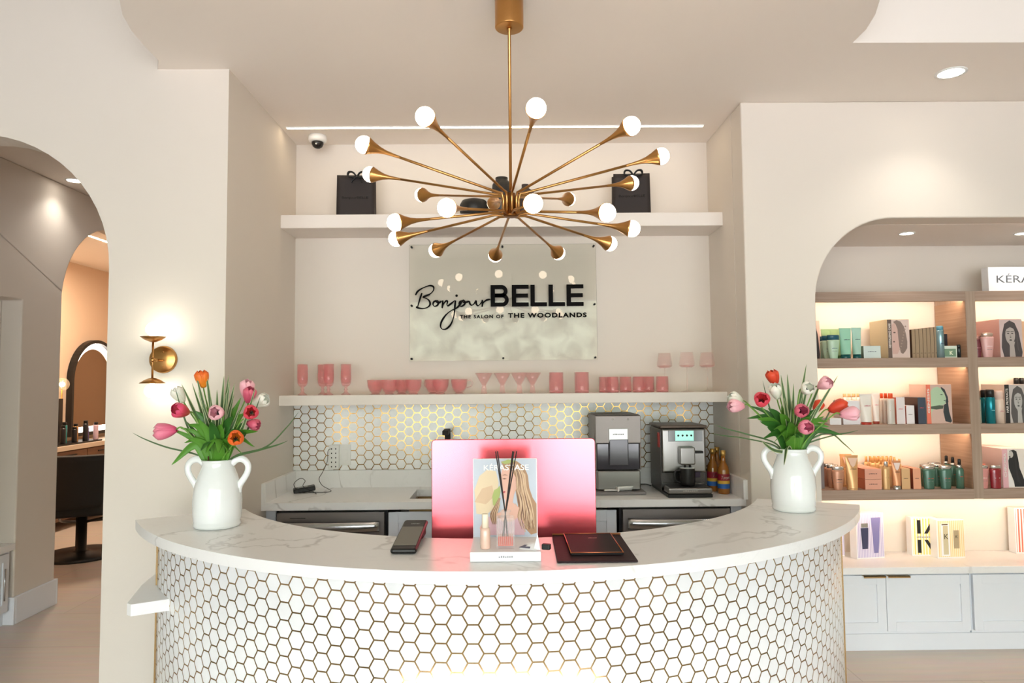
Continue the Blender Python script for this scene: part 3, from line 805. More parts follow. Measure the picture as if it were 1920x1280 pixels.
# coffee machine
cm = thing('coffee_machine', 'stainless bean-to-cup coffee machine with lit touch screen', 'coffee machine', (.962, 3.80, .92))
b = MB(); b.box((-.12, -.02, .115), (.12, .28, .355)); b.box((-.12, .05, .02), (.12, .28, .115)); b.build('body', M_STEEL, cm, bevel=.012, seg=3)
MB().box((-.124, .0, .02), (-.1205, .27, .345)).build('side_panel', mat('machine_side', (82, 78, 78), .35, .4), cm, bevel=.001)
MB().box((-.13, -.03, .356), (.125, .27, .372)).build('lid', mat('machine_top', (104, 92, 84), .4, .6), cm, bevel=.006)
MB().box((-.118, -.13, 0), (.118, .28, .019)).build('foot_plate', M_BLACK, cm, bevel=.004)
MB().box((-.116, -.135, .0192), (.116, -.02, .052)).build('drip_tray', M_STEEL, cm, bevel=.01, seg=3)
smudge((-.04, .04), -.1353, .034, .006, mat('steel_engraving', (190, 184, 178), .4, .5), cm, 'tray_lettering')
MB().box((-.105, -.13, .0525), (.105, -.025, .055)).build('drip_grid', M_BLACK, cm)
scr = MB().box((-.085, -.0235, .285), (.1, -.0205, .345)).build('control_panel', mat('panel_grey', (120, 122, 122), .2, .4), cm, bevel=.001)
MB().box((-.048, -.0255, .288), (.052, -.0237, .343)).build('touch_screen', emit('lit_screen', (150, 206, 196), .75), scr)
ic = MB()
for k in range(4): ic.lathe([(0, 0), (.0055, 0), (.0055, .0006), (0, .0006)], 10, Matrix.Translation((-.032 + k * .0235, -.0257, .317)) @ Matrix.Rotation(radians(90), 4, 'X'))
ic.build('screen_icons', M_BLACK, scr)
MB().box((-.035, -.075, .165), (.045, -.0205, .258)).build('spout_block', M_STEEL, cm, bevel=.006, seg=3)
for xx in (-.006, .02): MB().lathe([(0, .150), (.006, .150), (.006, .166), (0, .166)], 12, Matrix.Translation((xx, -.055, 0))).build('nozzle', M_BLACK, cm)
MB().box((.047, -.045, .222), (.098, -.0205, .234)).build('lever', M_BLACK, cm, bevel=.003)
MB().box((-.118, .02, .056), (.118, .0495, .112)).build('cup_backplate', mat('cup_bay', (92, 88, 88), .25, .8), cm)
MB().box((.055, -.022, .09), (.085, .0, .12)).build('badge', mat('badge_dark', (50, 34, 58), .4), cm, bevel=.003)
MB().box((-.128, .02, .25), (-.1245, .06, .33)).build('red_tag', mat('tag_red', (190, 70, 66), .5), cm)
mug = thing('coffee_mug', 'black mug with white inside on the coffee machine tray', 'mug', (.962, 3.725, .975))
MB().lathe([(0, 0), (.032, 0), (.037, .004), (.040, .02), (.040, .094)], 32, cap=False).build('mug_outside', M_BLACK, mug)
MB().lathe([(.040, .094), (.0385, .0955), (.037, .094), (.036, .01), (0, .008)], 32, cap=False).build('mug_inside', M_PORC, mug)
MB().tube(smooth_path([(-.039, 0, .08), (-.062, 0, .078), (-.068, 0, .05), (-.058, 0, .024), (-.039, 0, .02)], 5), .005, 8).build('handle', M_BLACK, mug)
cd = MB().tube(smooth_path([(1.084, 3.95, .95), (1.13, 3.97, .925), (1.18, 4.05, .925), (1.19, 4.10, .96), (1.16, 4.12, 1.05), (1.12, 4.13, 1.16)], 6), .003, 6)
tag(cd.build('power_cord', M_BLACK), 'black power cord behind the coffee machine going up the tiles', 'cord')
cd = MB().tube(smooth_path([(.745, 4.10, .95), (.77, 4.12, .928), (.82, 4.12, .926), (.835, 4.06, .926)], 6), .0035, 6)
tag(cd.build('power_cord', M_BLACK), 'black cord lying between ice maker and coffee machine', 'cord')

# syrup bottles
def syrup(x, y, label, first=[None]):
    if first[0] is None:
        t = thing('syrup_bottle', label, 'bottle', (x, y, .92), 0, 'flavoured syrup bottles')
        MB().lathe([(0, 0), (.030, 0), (.032, .006), (.032, .12), (.028, .142), (.014, .168), (.012, .2), (.0135, .205), (.012, .21), (0, .212)], 28).build('glass', mat('amber_syrup', (150, 92, 30), .08, var=.05, coat=.5), t)
        MB().lathe([(.0327, .03), (.0327, .055)], 28, cap=False).build('blue_label_band', mat('label_blue', (40, 96, 170), .5), t)
        MB().lathe([(.0327, .055), (.0327, .072)], 28, cap=False).build('yellow_label_band', mat('label_yellow', (214, 170, 60), .5), t)
        MB().lathe([(.0327, .072), (.0327, .108)], 28, cap=False).build('red_label_band', mat('label_red', (140, 22, 40), .5), t)
        tx = text_mesh('label_lettering', 'Torani', .02, M_WHITEP, t, depth=.0003, width=.046, height=.018, mtx=Matrix.Translation((0, -.0335, .081)) , shear=.3)
        for v_ in tx.data.vertices: v_.co.y = -sqrt(max(0, .0335 ** 2 - v_.co.x ** 2))
        MB().lathe([(0, .204), (.0138, .204), (.0138, .232), (0, .233)], 20).build('cap', mat('gold_cap', (206, 168, 96), .35, .8), t)
        first[0] = t; return t
    t = copy_tree(first[0]); t.location = (x, y, .92); t['label'] = label; return t
syrup(1.178, 3.80, 'syrup bottle with red and blue label, front one of three')
syrup(1.150, 3.90, 'syrup bottle with red and blue label, rear left of three').rotation_euler.z = .4
syrup(1.202, 3.99, 'syrup bottle mostly hidden, rearmost of three').rotation_euler.z = -.3
# ------------------------------------------------------------------ things on the reception desk
# computer seen from behind
mo = thing('desktop_computer', 'pink all-in-one computer seen from behind, standing inside the desk', 'computer', (.024, 2.56, .74))
M_PINK = mat('pink_aluminium', (236, 106, 116), .22, .9, var=.02)
w_, h_ = .593, .43
def rrect(x0, x1, z0, z1, r, n=6):
    return arc(x1 - r, z1 - r, r, 0, 90, n) + arc(x0 + r, z1 - r, r, 90, 180, n) + arc(x0 + r, z0 + r, r, 180, 270, n) + arc(x1 - r, z0 + r, r, 270, 360, n)
bk = MB()
bk.prism(rrect(-w_ / 2, w_ / 2, .160, .160 + h_, .014), -.030, -.0185, 'XZ')
bk.build('back_shell', M_PINK, mo, bevel=.002)
MB().prism(rrect(-w_ / 2, w_ / 2, .160, .160 + h_, .014), -.0183, -.0155, 'XZ').build('screen_glass', M_BLACK, mo)
st_ = MB(); st_.box((-.075, -.10, 0), (.075, .06, .006)); st_.box((-.065, -.075, .006), (.065, -.066, .26), Matrix.Rotation(radians(-4), 4, 'X')); st_.build('stand', M_PINK, mo, bevel=.002)

# countertop poster display with tray
M_CARD = mat('white_card', (240, 241, 243), .4, var=.01)
ps = thing('display_stand', 'white counter display with a tray and a hair portrait poster', 'display', (-.005, 2.21, 1.0))
MB().box((-.108, -.105, .001), (.105, .115, .030)).build('tray', M_CARD, ps, bevel=.002)
MB().box((-.107, .094, .030), (.104, .101, .285)).build('back_board', M_CARD, ps, bevel=.001)
smudge((-.022, .022), -.1054, .013, .006, mat('pale_grey_print', (150, 150, 156), .6), ps, 'tray_lettering')
# poster artwork built as thin paper layers
def poly_fill(w, pts, y): w.prism(pts, y, y - .0004, 'XZ')
P0 = mat('poster_sky', (196, 204, 216), .5, var=0); P1 = mat('poster_sand', (226, 206, 172), .5, var=.05); P2 = mat('poster_skin', (226, 180, 160), .5, var=.03)
P3 = mat('poster_hair', (176, 138, 104), .5, var=.10, vscale=40); P4 = mat('poster_hair_light', (214, 184, 150), .5, var=.05, vscale=40); P5 = mat('poster_pink', (214, 176, 186), .5, var=.04)
P6 = mat('poster_leaf', (172, 186, 112), .6, var=.1); P7 = mat('poster_hair_dark', (128, 92, 70), .5, var=.1); P8 = mat('poster_lips', (196, 88, 92), .5, var=0); P9 = mat('poster_white', (246, 246, 246), .5, var=0)
po = MB(); Y0 = .0938
def L(mi, pts, k): po.mi = mi; poly_fill(po, [(x * .21 - .107, z * .255 + .030) for x, z in pts], Y0 - k * .00045)
L(0, [(0.01, 0.005), (.99, .005), (.99, .995), (.01, .995)], 0)
L(1, [(.02, .60), (.10, .78), (.22, .86), (.36, .84), (.40, .70), (.38, .5), (.30, .35), (.2, .28), (.05, .30)], 1)
L(4, [(.02, .45), (.14, .62), (.30, .66), (.33, .52), (.2, .42)], 2)
L(3, [(.44, .96), (.55, .985), (.68, .97), (.80, .90), (.86, .78), (.88, .62), (.93, .50), (.99, .42), (.99, .05), (.90, .03), (.80, .12), (.72, .22), (.70, .40), (.66, .62), (.60, .80), (.50, .86)], 3)
L(4, [(.74, .86), (.82, .80), (.84, .62), (.90, .48), (.94, .30), (.90, .12), (.86, .22), (.84, .38), (.78, .52), (.74, .66)], 4)
L(7, [(.70, .78), (.74, .70), (.76, .56), (.82, .40), (.84, .26), (.80, .18), (.76, .30), (.70, .44), (.68, .60)], 5)
L(4, [(.66, .44), (.72, .34), (.78, .20), (.82, .06), (.74, .10), (.68, .22)], 6)
L(3, [(.38, .50), (.33, .40), (.26, .30), (.28, .22), (.34, .16), (.38, .30), (.42, .42)], 6)
L(2, [(.46, .88), (.60, .86), (.67, .76), (.68, .62), (.64, .54), (.62, .44), (.74, .36), (.78, .25), (.80, .10), (.78, .03), (.14, .03), (.10, .12), (.16, .22), (.30, .28), (.42, .32), (.50, .38), (.50, .48), (.46, .50), (.445, .55), (.455, .58), (.435, .62), (.45, .68), (.44, .80)], 7)
L(5, [(.13, .20), (.22, .26), (.36, .27), (.46, .20), (.60, .20), (.72, .26), (.80, .16), (.80, .03), (.14, .03)], 8)
L(8, [(.455, .575), (.49, .590), (.51, .578), (.49, .562), (.455, .560)], 9)
L(7, [(.455, .742), (.49, .752), (.53, .742), (.49, .736)], 9); L(7, [(.45, .785), (.50, .80), (.55, .785), (.50, .79)], 9)
L(6, [(.38, .62), (.42, .66), (.43, .58), (.41, .50), (.42, .42), (.36, .36), (.31, .42), (.30, .52), (.33, .60)], 10); L(6, [(.44, .955), (.55, .99), (.68, .97), (.60, .945), (.50, .93)], 10)
rs_ = random.Random(11)
def strand(mi, path, wd, k):
    pts = smooth_path([(a, b, 0) for a, b in path], 6); Lp, Rp = [], []; n = len(pts)
    for i, p in enumerate(pts):
        d = (pts[min(i + 1, n - 1)] - pts[max(i - 1, 0)]); q = Vector((-d.y, d.x, 0)).normalized() * wd * sin(pi * (.08 + .9 * i / n)); Lp.append((p.x + q.x, p.y + q.y)); Rp.append((p.x - q.x, p.y - q.y))
    for i in range(n - 1): L(mi, [Lp[i], Lp[i + 1], Rp[i + 1], Rp[i]], k)
for i in range(26):
    f = i / 25; j = rs_.uniform(-.015, .015)
    strand((3, 4, 7, 4)[i % 4], [(.60 + .10 * f, .95 - .02 * f), (.68 + .12 * f + j, .80), (.69 + .15 * f, .60 + j), (.74 + .17 * f + .03 * sin(i), .42), (.70 + .25 * f + j, .26), (.76 + .20 * f + .03 * sin(i * 2), .10)], .010, 12 + i * .02)
for i in range(9):
    f = i / 8
    strand((3, 7, 4)[i % 3], [(.40 + .03 * f, .50), (.33 + .06 * f, .38), (.27 + .09 * f, .28), (.30 + .07 * f, .17)], .008, 12.6 + i * .02)
po.build('poster', [P0, P1, P2, P3, P4, P5, P6, P7, P8, P9], ps, tri=True)
text_mesh('poster_lettering', 'KÉRASTASE', .02, P9, ps, depth=.0002, bold=.0003, width=.148, height=.023, mtx=Matrix.Translation((.002, .0872, .248)))

# items on its tray
dr = thing('serum_bottle', 'frosted peach serum bottle with cream cap on the display tray', 'bottle', (-.068, 2.152, 1.0305))
MB().lathe([(0, 0), (.0145, 0), (.0155, .002), (.0155, .052), (.013, .062), (0, .064)], 28).build('frosted_body', glass_mat('frosted_peach', (240, 206, 186), .85, .3), dr)
MB().lathe([(0, .060), (.0105, .060), (.0100, .102), (.0085, .104), (0, .104)], 24).build('cap', mat('cream_cap', (240, 228, 206), .4), dr)
df = thing('reed_diffuser', 'square glass reed diffuser with orange oil on the display tray', 'diffuser', (-.006, 2.165, 1.0305))
M_CG = glass_mat('clear_ribbed_glass', (230, 226, 224), .22, .03)
g = MB(); g.prism(rrect(-.028, .028, 0, .092, .006), -.024, .024, 'XZ')
for i in range(9): g.tube([(-.024 + i * .006, -.0245, .012), (-.024 + i * .006, -.0245, .086)], .0012, 6)
g.lathe([(.014, .092), (.014, .106), (.017, .108), (.017, .112), (.010, .112)], 20)
g.build('glass_jar', M_CG, df)
MB().box((-.023, -.019, .008), (.023, .019, .036)).build('orange_oil', glass_mat('orange_oil', (222, 96, 70), .88, .1), df)
M_REED = mat('dark_reed', (52, 44, 44), .7)
for i, (dx, dy) in enumerate(((-.026, .0), (-.021, .008), (.022, .004), (.025, -.004), (.033, .002))):
    MB().tube([(-dx * .35, -dy * .5, .009), (0, 0, .10), (dx * 1.1, dy, .292)], .0018, 6).build('reed', M_REED, df)
cl = thing('claw_clip', 'small white and grey folded paper sample card with black tip on the display tray', 'card', (.085, 2.14, 1.0305), radians(-20))
q = MB(); q.face([(-.045, -.02, .001), (.01, -.024, .001), (.008, .012, .02), (-.03, .012, .012)]); q.face([(.0, -.018, .002), (.022, -.02, .002), (.008, -.004, .045)]); q.build('folded_card', M_CARD, cl, solid=.0012)
q = MB(); q.face([(-.048, -.016, .0045), (-.012, -.020, .0045), (-.014, -.002, .010), (-.034, -.002, .010)]); q.build('grey_print', mat('slate_print', (90, 92, 112), .4), cl, solid=.0008)
MB().box((.022, -.012, .001), (.048, .006, .018)).build('black_tip', M_BLACK, cl, bevel=.003)
cl.name = 'sample_card'

# card payment terminal
pt = thing('payment_terminal', 'black handheld payment terminal lying on the desk top left of the display', 'terminal', (-.325, 2.36, 1.0), radians(-1))
Mt = Matrix.Rotation(radians(7), 4, 'X')
MB().box((-.042, -.148, .004), (.042, .14, .022), Mt @ Matrix.Translation((0, 0, .014))).build('case', M_BLACK, pt, bevel=.009, seg=3)
MB().box((-.036, -.118, .0265), (.036, .06, .0275), Mt @ Matrix.Translation((0, 0, .0098))).build('screen', mat('terminal_screen', (104, 100, 90), .35, var=0), pt)
MB().box((-.035, .055, .001), (.035, .132, .03)).build('foot', mat('maroon_plastic', (96, 26, 44), .35), pt, bevel=.006)
text_mesh('case_lettering', 'clover', .02, mat('silver_print', (190, 190, 190), .4), pt, depth=.0002, width=.030, height=.009,
          mtx=Mt @ Matrix.Translation((.004, .088, .0368)) @ Matrix.Rotation(radians(-90), 4, 'X'))

# leather folder with clip board
fo = thing('leather_pad', 'dark burgundy leather pad lying on the desk top right of the display', 'pad', (.268, 2.255, 1.0))
MB().prism([(-.122, -.172), (.118, -.172), (.122, .172), (-.114, .172)], 0.001, .007, 'XY').build('leather_sheet', mat('burgundy_leather', (44, 28, 32), .6, var=.06, bump=.2, spec=.2), fo, bevel=.002)
MB().tube([(-.114, .172, .010), (.122, .172, .010)], .0035, 8).build('brass_rail', mat('rose_brass', (206, 138, 96), .3, .9), fo)
pr_ = thing('presentation_folder', 'black folder with copper edging lying on the burgundy pad', 'folder', (.268, 2.26, 1.0075))
MB().box((-.075, -.115, 0), (.085, .15, .008)).build('cover', mat('folder_black', (30, 26, 27), .6, var=.05, spec=.2), pr_, bevel=.002)
ed = MB(); pts = [(-.075, -.115, .0085), (.085, -.115, .0085), (.085, .15, .0085), (-.075, .15, .0085), (-.075, -.115, .0085)]
for a_, b_ in zip(pts, pts[1:]): ed.tube([a_, b_], .0016, 6)
ed.build('copper_edging', mat('copper_edge', (190, 116, 76), .3, .9), pr_)
smudge((0, .03), -.0, .0, .006, mat('gold_print', (150, 110, 90), .4), pr_, 'cover_lettering').matrix_local = Matrix.Translation((0, .08, .0085)) @ Matrix.Rotation(radians(-90), 4, 'X')

# ------------------------------------------------------------------ chandelier
CX, CY = .022, 2.555
chd = thing('chandelier', 'brass starburst chandelier with glowing globes above the desk', 'chandelier', (CX, CY, ZC))
MB().lathe([(0, 0), (.054, 0), (.054, -.114), (.051, -.117), (0, -.117)], 40).build('canopy', M_BRASS, chd, bevel=.001)
MB().lathe([(0, -.117), (.009, -.117), (.009, -.122), (.006, -.128), (.0055, -.74), (0, -.74)], 16).build('rod', M_BRASS, chd)
HB, HT = 2.155 - ZC, 2.245 - ZC
hb = MB(); hb.lathe([(0, HB - .004), (.026, HB - .004), (.028, HB), (.026, HB + .006), (.018, HB + .01), (.018, HT - .006), (0, HT - .004)], 28); hb.build('hub', M_BRASSD, chd)
# bulbs and cups
def frame_to(d):
    return Vector((0, 0, 1)).rotation_difference(d).to_matrix().to_4x4()
def arm(az, upper):
    az = radians(az); R, Z = (.545, 2.343 - ZC) if upper else (.437, 2.088 - ZC)
    e = Vector((cos(az), sin(az), 0)); rb = .030
    tip = e * R + Vector((0, 0, Z))
    if upper: knee = e * rb + Vector((0, 0, HT - .012))
    else: knee = e * (rb - .003) + Vector((0, 0, HB + .012))
    d0 = (tip - knee).normalized()
    cup_len = .115
    start = tip - d0 * cup_len
    if upper: path = [e * rb + Vector((0, 0, HB + .004)), e * rb + Vector((0, 0, HT - .03)), knee + e * .006 + Vector((0, 0, .004)), knee + d0 * .03, start]
    else: path = [e * (rb - .003) + Vector((0, 0, HT - .02)), e * (rb - .003) + Vector((0, 0, HB + .02)), knee + e * .008 - Vector((0, 0, .010)), knee + d0 * .035, start]
    a = MB().tube(path, .0048, 8).build('arm', M_BRASS, chd)
    M = Matrix.Translation(start) @ frame_to(d0)
    cup = MB().lathe([(.0048, -.004), (.0055, .02), (.0075, .045), (.012, .068), (.020, .09), (.0285, .107), (.031, .113), (.0295, .114), (.019, .093), (.008, .06), (0, .055)], 24, M, cap=False).build('cup', M_BRASS, a)
    M2 = Matrix.Translation(tip + d0 * .007) @ frame_to(d0)
    prof = [(.0302 * sin(pi * i / 12) if 0 < i < 12 else 0, -.0302 * cos(pi * i / 12)) for i in range(13)]
    MB().lathe(prof, 24, M2).build('globe_bulb', M_BULB, a)
for k in range(10): arm(-119 + 36 * k + .6, True)
for k in range(10): arm(-117.5 + 36 * k, False)

# ------------------------------------------------------------------ wall sconce
sn = thing('wall_sconce', 'brass two-light wall sconce on the wall beside the left arch', 'sconce', (-1.543, YL, 1.645))
MB().lathe([(0, 0), (.061, 0), (.062, .004), (.060, .014), (.056, .017), (0, .017)], 36, Matrix.Translation((0, 0, .005)) @ Matrix.Rotation(radians(90), 4, 'X')).build('wall_plate', M_BRASS, sn)
for zz in (.038, -.028): MB().sphere((.004, -.018, zz), .0045, 10).build('screw', M_BRASS, sn)
MB().tube([(0, -.016, 0), (0, -.10, 0)], .006, 10).sphere((0, -.10, 0), .011, 16).build('bracket', M_BRASS, sn)
MB().tube([(0, -.10, -.085), (0, -.10, .085)], .0045, 10).build('stem', M_BRASS, sn)
for s in (1, -1):
    Mx = Matrix.Translation((0, -.10, s * .082)) @ Matrix.Scale(s, 4, (0, 0, 1))
    c_ = MB().lathe([(0, -.004), (.010, -.004), (.034, .006), (.051, .018), (.052, .020), (.033, .010), (.009, .002), (0, .002)], 32, Mx).build('dish', M_BRASS, sn)
    MB().lathe([(.012, .004), (.012, .03), (.011, .03), (.0105, .006)], 16, Mx, cap=False).build('lamp_holder', M_GOLD, c_)
    MB().sphere((0, -.10, s * (.082 + .052)), .031, 20).build('globe_bulb', emit('lit_sconce_bulb', (255, 246, 226), 16.0), c_)

# ------------------------------------------------------------------ downlights
def downlight(p, r, label, power=18, spot=True, strength=None):
    d = thing('downlight', label, 'downlight', p, 0, 'recessed round downlights')
    MB().lathe([(r, 0), (r * 1.22, 0), (r * 1.22, -.004), (r, -.005)], 32, cap=False).build('trim_ring', M_WHITEP, d)
    MB().lathe([(0, -.003), (r, -.003), (r, -.001), (0, -.001)], 28).build('lens', M_DOWN, d)
    if power:
        l = bpy.data.lights.new('downlight_beam', 'SPOT'); l.energy = power; l.spot_size = radians(120); l.spot_blend = .9; l.shadow_soft_size = r; l.color = (1, .93, .84)
        lo_ = bpy.data.objects.new('downlight_beam', l); S.collection.objects.link(lo_); lo_.parent = d; lo_.location = (0, 0, -.012)
    return d
p = at_z(1783, 136, ZC); downlight(tuple(p), .056, 'round downlight in the ceiling in front of the right wall', 16)
p = at_z(140, 338, ZC); downlight(tuple(p), .05, 'round downlight in the corridor ceiling behind the left arch', 10)
p = at_z(1700, 437, 2.37); downlight(tuple(p), .036, 'left round downlight in the alcove ceiling above the product shelves', 5)
p = at_z(1917, 437, 2.37); downlight(tuple(p), .036, 'right round downlight in the alcove ceiling above the product shelves', 5)

# ------------------------------------------------------------------ vases with tulips
def vase(x, y, label):
    v = thing('jug_vase', label, 'vase', (x, y, 1.0), 0, 'white two-handled vases on the desk')
    prof = [(0, .001), (.078, .001), (.083, .004), (.085, .012), (.083, .024), (.085, .028), (.0875, .06), (.0885, .10), (.086, .135), (.080, .163), (.071, .19), (.062, .214), (.0565, .232), (.0565, .244), (.060, .250), (.057, .2525), (.052, .246), (.050, .23), (.06, .19), (.075, .15), (.078, .06), (.07, .02), (0, .018)]
    MB().lathe(prof, 48).build('body', M_PORC, v)
    for s in (-1, 1):
        pts = smooth_path([(s * .052, 0, .238), (s * .072, 0, .252), (s * .096, 0, .250), (s * .113, 0, .231), (s * .113, 0, .206), (s * .101, 0, .182), (s * .086, 0, .160), (s * .078, 0, .142), (s * .076, 0, .128)], 6)
        n = len(pts); MB().tube(pts, [.0095 + .003 * (1 - sin(pi * i / (n - 1))) for i in range(n)], 12, flat=1.25).build('handle', M_PORC, v)
    return v
vase(-1.100, 2.672, 'white two-handled jug vase on the left end of the desk')
vase(1.180, 2.88, 'white two-handled jug vase on the right end of the desk').rotation_euler.z = radians(-6)

M_STEM = mat('tulip_stem', (112, 158, 66), .5, var=.1)
M_LEAF = mat('tulip_leaf', (86, 142, 46), .45, var=.28, vscale=14)
M_LEAFD = mat('tulip_leaf_dark', (52, 104, 38), .45, var=.25, vscale=14)
M_GRASS = mat('grass_blade_green', (72, 100, 58), .5, var=.2, vscale=20)
M_EDGE = mat('grass_blade_edge', (196, 204, 160), .55, var=.05)
M_ANTH = mat('tulip_anther', (34, 22, 26), .6)
def petal_mat(nm, c1, c2):
    if nm in MATS: return MATS[nm]
    m = bpy.data.materials.new(nm); m.use_nodes = True; t = NT(m); b = m.node_tree.nodes['Principled BSDF']
    uv = t.n('ShaderNodeUVMap'); uv.uv_map = 'UVMap'; sp = t.n('ShaderNodeSeparateXYZ'); t.l(uv.outputs[0], sp.inputs[0])
    mp = t.n('ShaderNodeMapping'); mp.inputs['Scale'].default_value = (26, 2, 1); t.l(uv.outputs[0], mp.inputs[0])
    no = t.n('ShaderNodeTexNoise'); no.inputs['Scale'].default_value = 1.0; no.inputs['Detail'].default_value = 3; t.l(mp.outputs[0], no.inputs['Vector'])
    f = t.m('ADD', t.m('MULTIPLY', sp.outputs[1], .9), t.m('MULTIPLY', t.m('SUBTRACT', no.outputs['Fac'], .5), .7)); f.node.use_clamp = True
    mx = t.n('ShaderNodeMix', data_type='RGBA'); mx.inputs[6].default_value = srgb(*c1); mx.inputs[7].default_value = srgb(*c2)
    t.l(f, mx.inputs[0]); t.l(mx.outputs[2], b.inputs['Base Color']); b.inputs['Roughness'].default_value = .45
    b.inputs['Subsurface Weight'].default_value = .08; b.inputs['Subsurface Radius'].default_value = (.01, .005, .004)
    MATS[nm] = m; return m
PM = {'orange': petal_mat('petal_orange', (240, 150, 40), (238, 92, 36)), 'red': petal_mat('petal_red', (226, 60, 40), (232, 84, 48)), 'white': petal_mat('petal_white', (232, 236, 214), (246, 244, 238)),
      'pink': petal_mat('petal_pink', (222, 84, 128), (238, 150, 170)), 'pale': petal_mat('petal_pale_pink', (238, 160, 178), (248, 196, 206)), 'rose': petal_mat('petal_rose', (190, 60, 100), (222, 108, 130)),
      'coral': petal_mat('petal_coral', (226, 60, 50), (228, 74, 100)), 'mixed': petal_mat('petal_pink_red', (232, 92, 60), (214, 62, 118))}
def petal_uv_build(w, name, m, parent):
    o = w.build(name, m, parent, solid=.0009)
    return o
def tulip_head(parent, c, d, size, col, openness):
    """six cupped petals along direction d"""
    M = Matrix.Translation(c) @ frame_to(d)
    hd = None
    b = bmesh.new(); L_ = b.loops.layers.uv.new('UVMap'); nu, nv = 8, 10
    for k in range(6):
        inner = k >= 3; a0 = 2 * pi * (k % 3) / 3 + (pi / 3 if inner else 0); rr = size * (.40 if not inner else .36); Hh = size * (1.0 if not inner else .97)
        V = {}
        for i in range(nu + 1):
            for j in range(nv + 1):
                u = i / nu * 2 - 1; v = j / nv
                half = 1.02 * (sin(pi * min(1, (v * .86 + .10))) ** .55)
                if v > .75: half *= sqrt(max(0.0, 1 - ((v - .75) / .25) ** 2)) * .96 + .04
                ang = a0 + u * half
                prof = sin(pi * (.06 + .58 * v)) ** .8
                r = rr * (prof * (1 - openness * .0) + openness * v * v * .55) * (1 - .10 * u * u)
                if v > .8: r *= 1 - (v - .8) * (2.1 - openness * 1.2)
                z = Hh * (v - .02 + .02 * u * u) * (1 - .12 * openness)
                V[i, j] = b.verts.new(M @ Vector((r * cos(ang), r * sin(ang), z)))
        for i in range(nu):
            for j in range(nv):
                f = b.faces.new((V[i, j], V[i + 1, j], V[i + 1, j + 1], V[i, j + 1])); f.smooth = True
                for lp, (uu, vv) in zip(f.loops, ((i, j), (i + 1, j), (i + 1, j + 1), (i, j + 1))): lp[L_].uv = (uu / nu + k, vv / nv)
    me = bpy.data.meshes.new('flower_head'); b.to_mesh(me); b.free(); me.materials.append(PM[col])
    o = bpy.data.objects.new('flower_head', me); S.collection.objects.link(o); o.parent = parent
    md = o.modifiers.new('thickness', 'SOLIDIFY'); md.thickness = .0008
    an = MB()
    for k in range(6):
        a = pi / 3 * k; an.tube([M @ Vector((0, 0, size * .12)), M @ Vector((cos(a) * size * .10, sin(a) * size * .10, size * .45))], [.0008, .0016], 6)
    an.lathe([(0, size * .1), (.004, size * .12), (.004, size * .42), (0, size * .44)], 8, M)
    an.build('stamens', M_ANTH, o)
def leaf_mesh(path, width, m, parent, fold=.25, name='leaf', twist=0.0, tipw=.0, edge=None):
    pts = smooth_path(path, 7); n = len(pts)
    def half(t): return width * (sin(pi * min(1, .12 + .88 * t)) ** .7) * (1 - .25 * t) + tipw
    w = MB(); cols = 7; rows = []
    side0 = None
    for i, p in enumerate(pts):
        t = (pts[min(i + 1, n - 1)] - pts[max(i - 1, 0)]).normalized()
        s = t.cross(Vector((0, -1, .25))).normalized() if side0 is None else (side0 - t * side0.dot(t)).normalized()
        if side0 is None: s = Matrix.Rotation(twist, 4, t) @ s
        side0 = s; nrm = s.cross(t).normalized(); h = half(i / (n - 1)); row = []
        for j in range(cols):
            u = j / (cols - 1) * 2 - 1; row.append(w.b.verts.new(p + s * u * h + nrm * abs(u) ** 1.5 * h * fold))
        rows.append(row)
    for i in range(n - 1):
        for j in range(cols - 1):
            f = w.b.faces.new((rows[i][j], rows[i][j + 1], rows[i + 1][j + 1], rows[i + 1][j])); f.smooth = True
            if edge and j in (0, cols - 2): f.material_index = 1
    return w.build(name, [m, edge] if edge else m, parent, solid=.0008)

def tulip(vx, vy, hx, hy, Y, size, face, col, op, label, leaf=None, dark=False):
    """head centre seen at (hx, hy) at depth Y; face = direction the bloom looks"""
    c = at_y(hx, hy, Y); base = Vector((vx, vy, 1.20)) + Vector(((c.x - vx) * .10, (c.y - vy) * .1, 0))
    t = thing('tulip', label, 'flower', tuple(base), 0, 'artificial tulips in the white vases')
    d = Vector(face).normalized(); c0 = c - base; start = c0 - d * size * .5
    p1 = Vector(((c.x - vx) * .25, (c.y - vy) * .25, .5 * start.z)); 
    MB().tube(smooth_path([(0, 0, 0), (start.x * .18, start.y * .18, start.z * .42), start - d * .03 * (1 if start.length > .1 else .5), start + d * .003], 6), .0028, 8).build('stem', M_STEM, t)
    tulip_head(t, start - d * size * .04, d, size * 1.16, col, op * .45)
    if leaf:
        for (lx, ly, lY, wd, lift) in leaf:
            e = at_y(lx, ly, lY) - base; mid = Vector((e.x * .45, e.y * .45, max(e.z * .62, .05) + lift))
            leaf_mesh([(0, 0, .01), (e.x * .15, e.y * .15, mid.z * .55), mid, e], wd * 1.3, M_LEAFD if dark else M_LEAF, t, name='leaf')
    return t
VLX, VLY = -1.10, 2.672
T = lambda *a, **k: tulip(VLX, VLY, *a, **k)
T(379, 711, 2.72, .060, (-.15, -.1, 1), 'orange', .05, 'orange tulip at the top of the left bouquet', leaf=[(372, 735, 2.70, .012, .02)])
T(336, 741, 2.74, .058, (-.5, -.2, .9), 'white', .1, 'white tulip upper left in the left bouquet, above a pink one', dark=True, leaf=[(350, 790, 2.72, .013, .0)])
T(340, 770, 2.62, .062, (-.35, -.75, .25), 'mixed', .35, 'open pink and red tulip on the left side of the left bouquet', leaf=[(318, 802, 2.66, .012, .02), (350, 820, 2.60, .018, .03)])
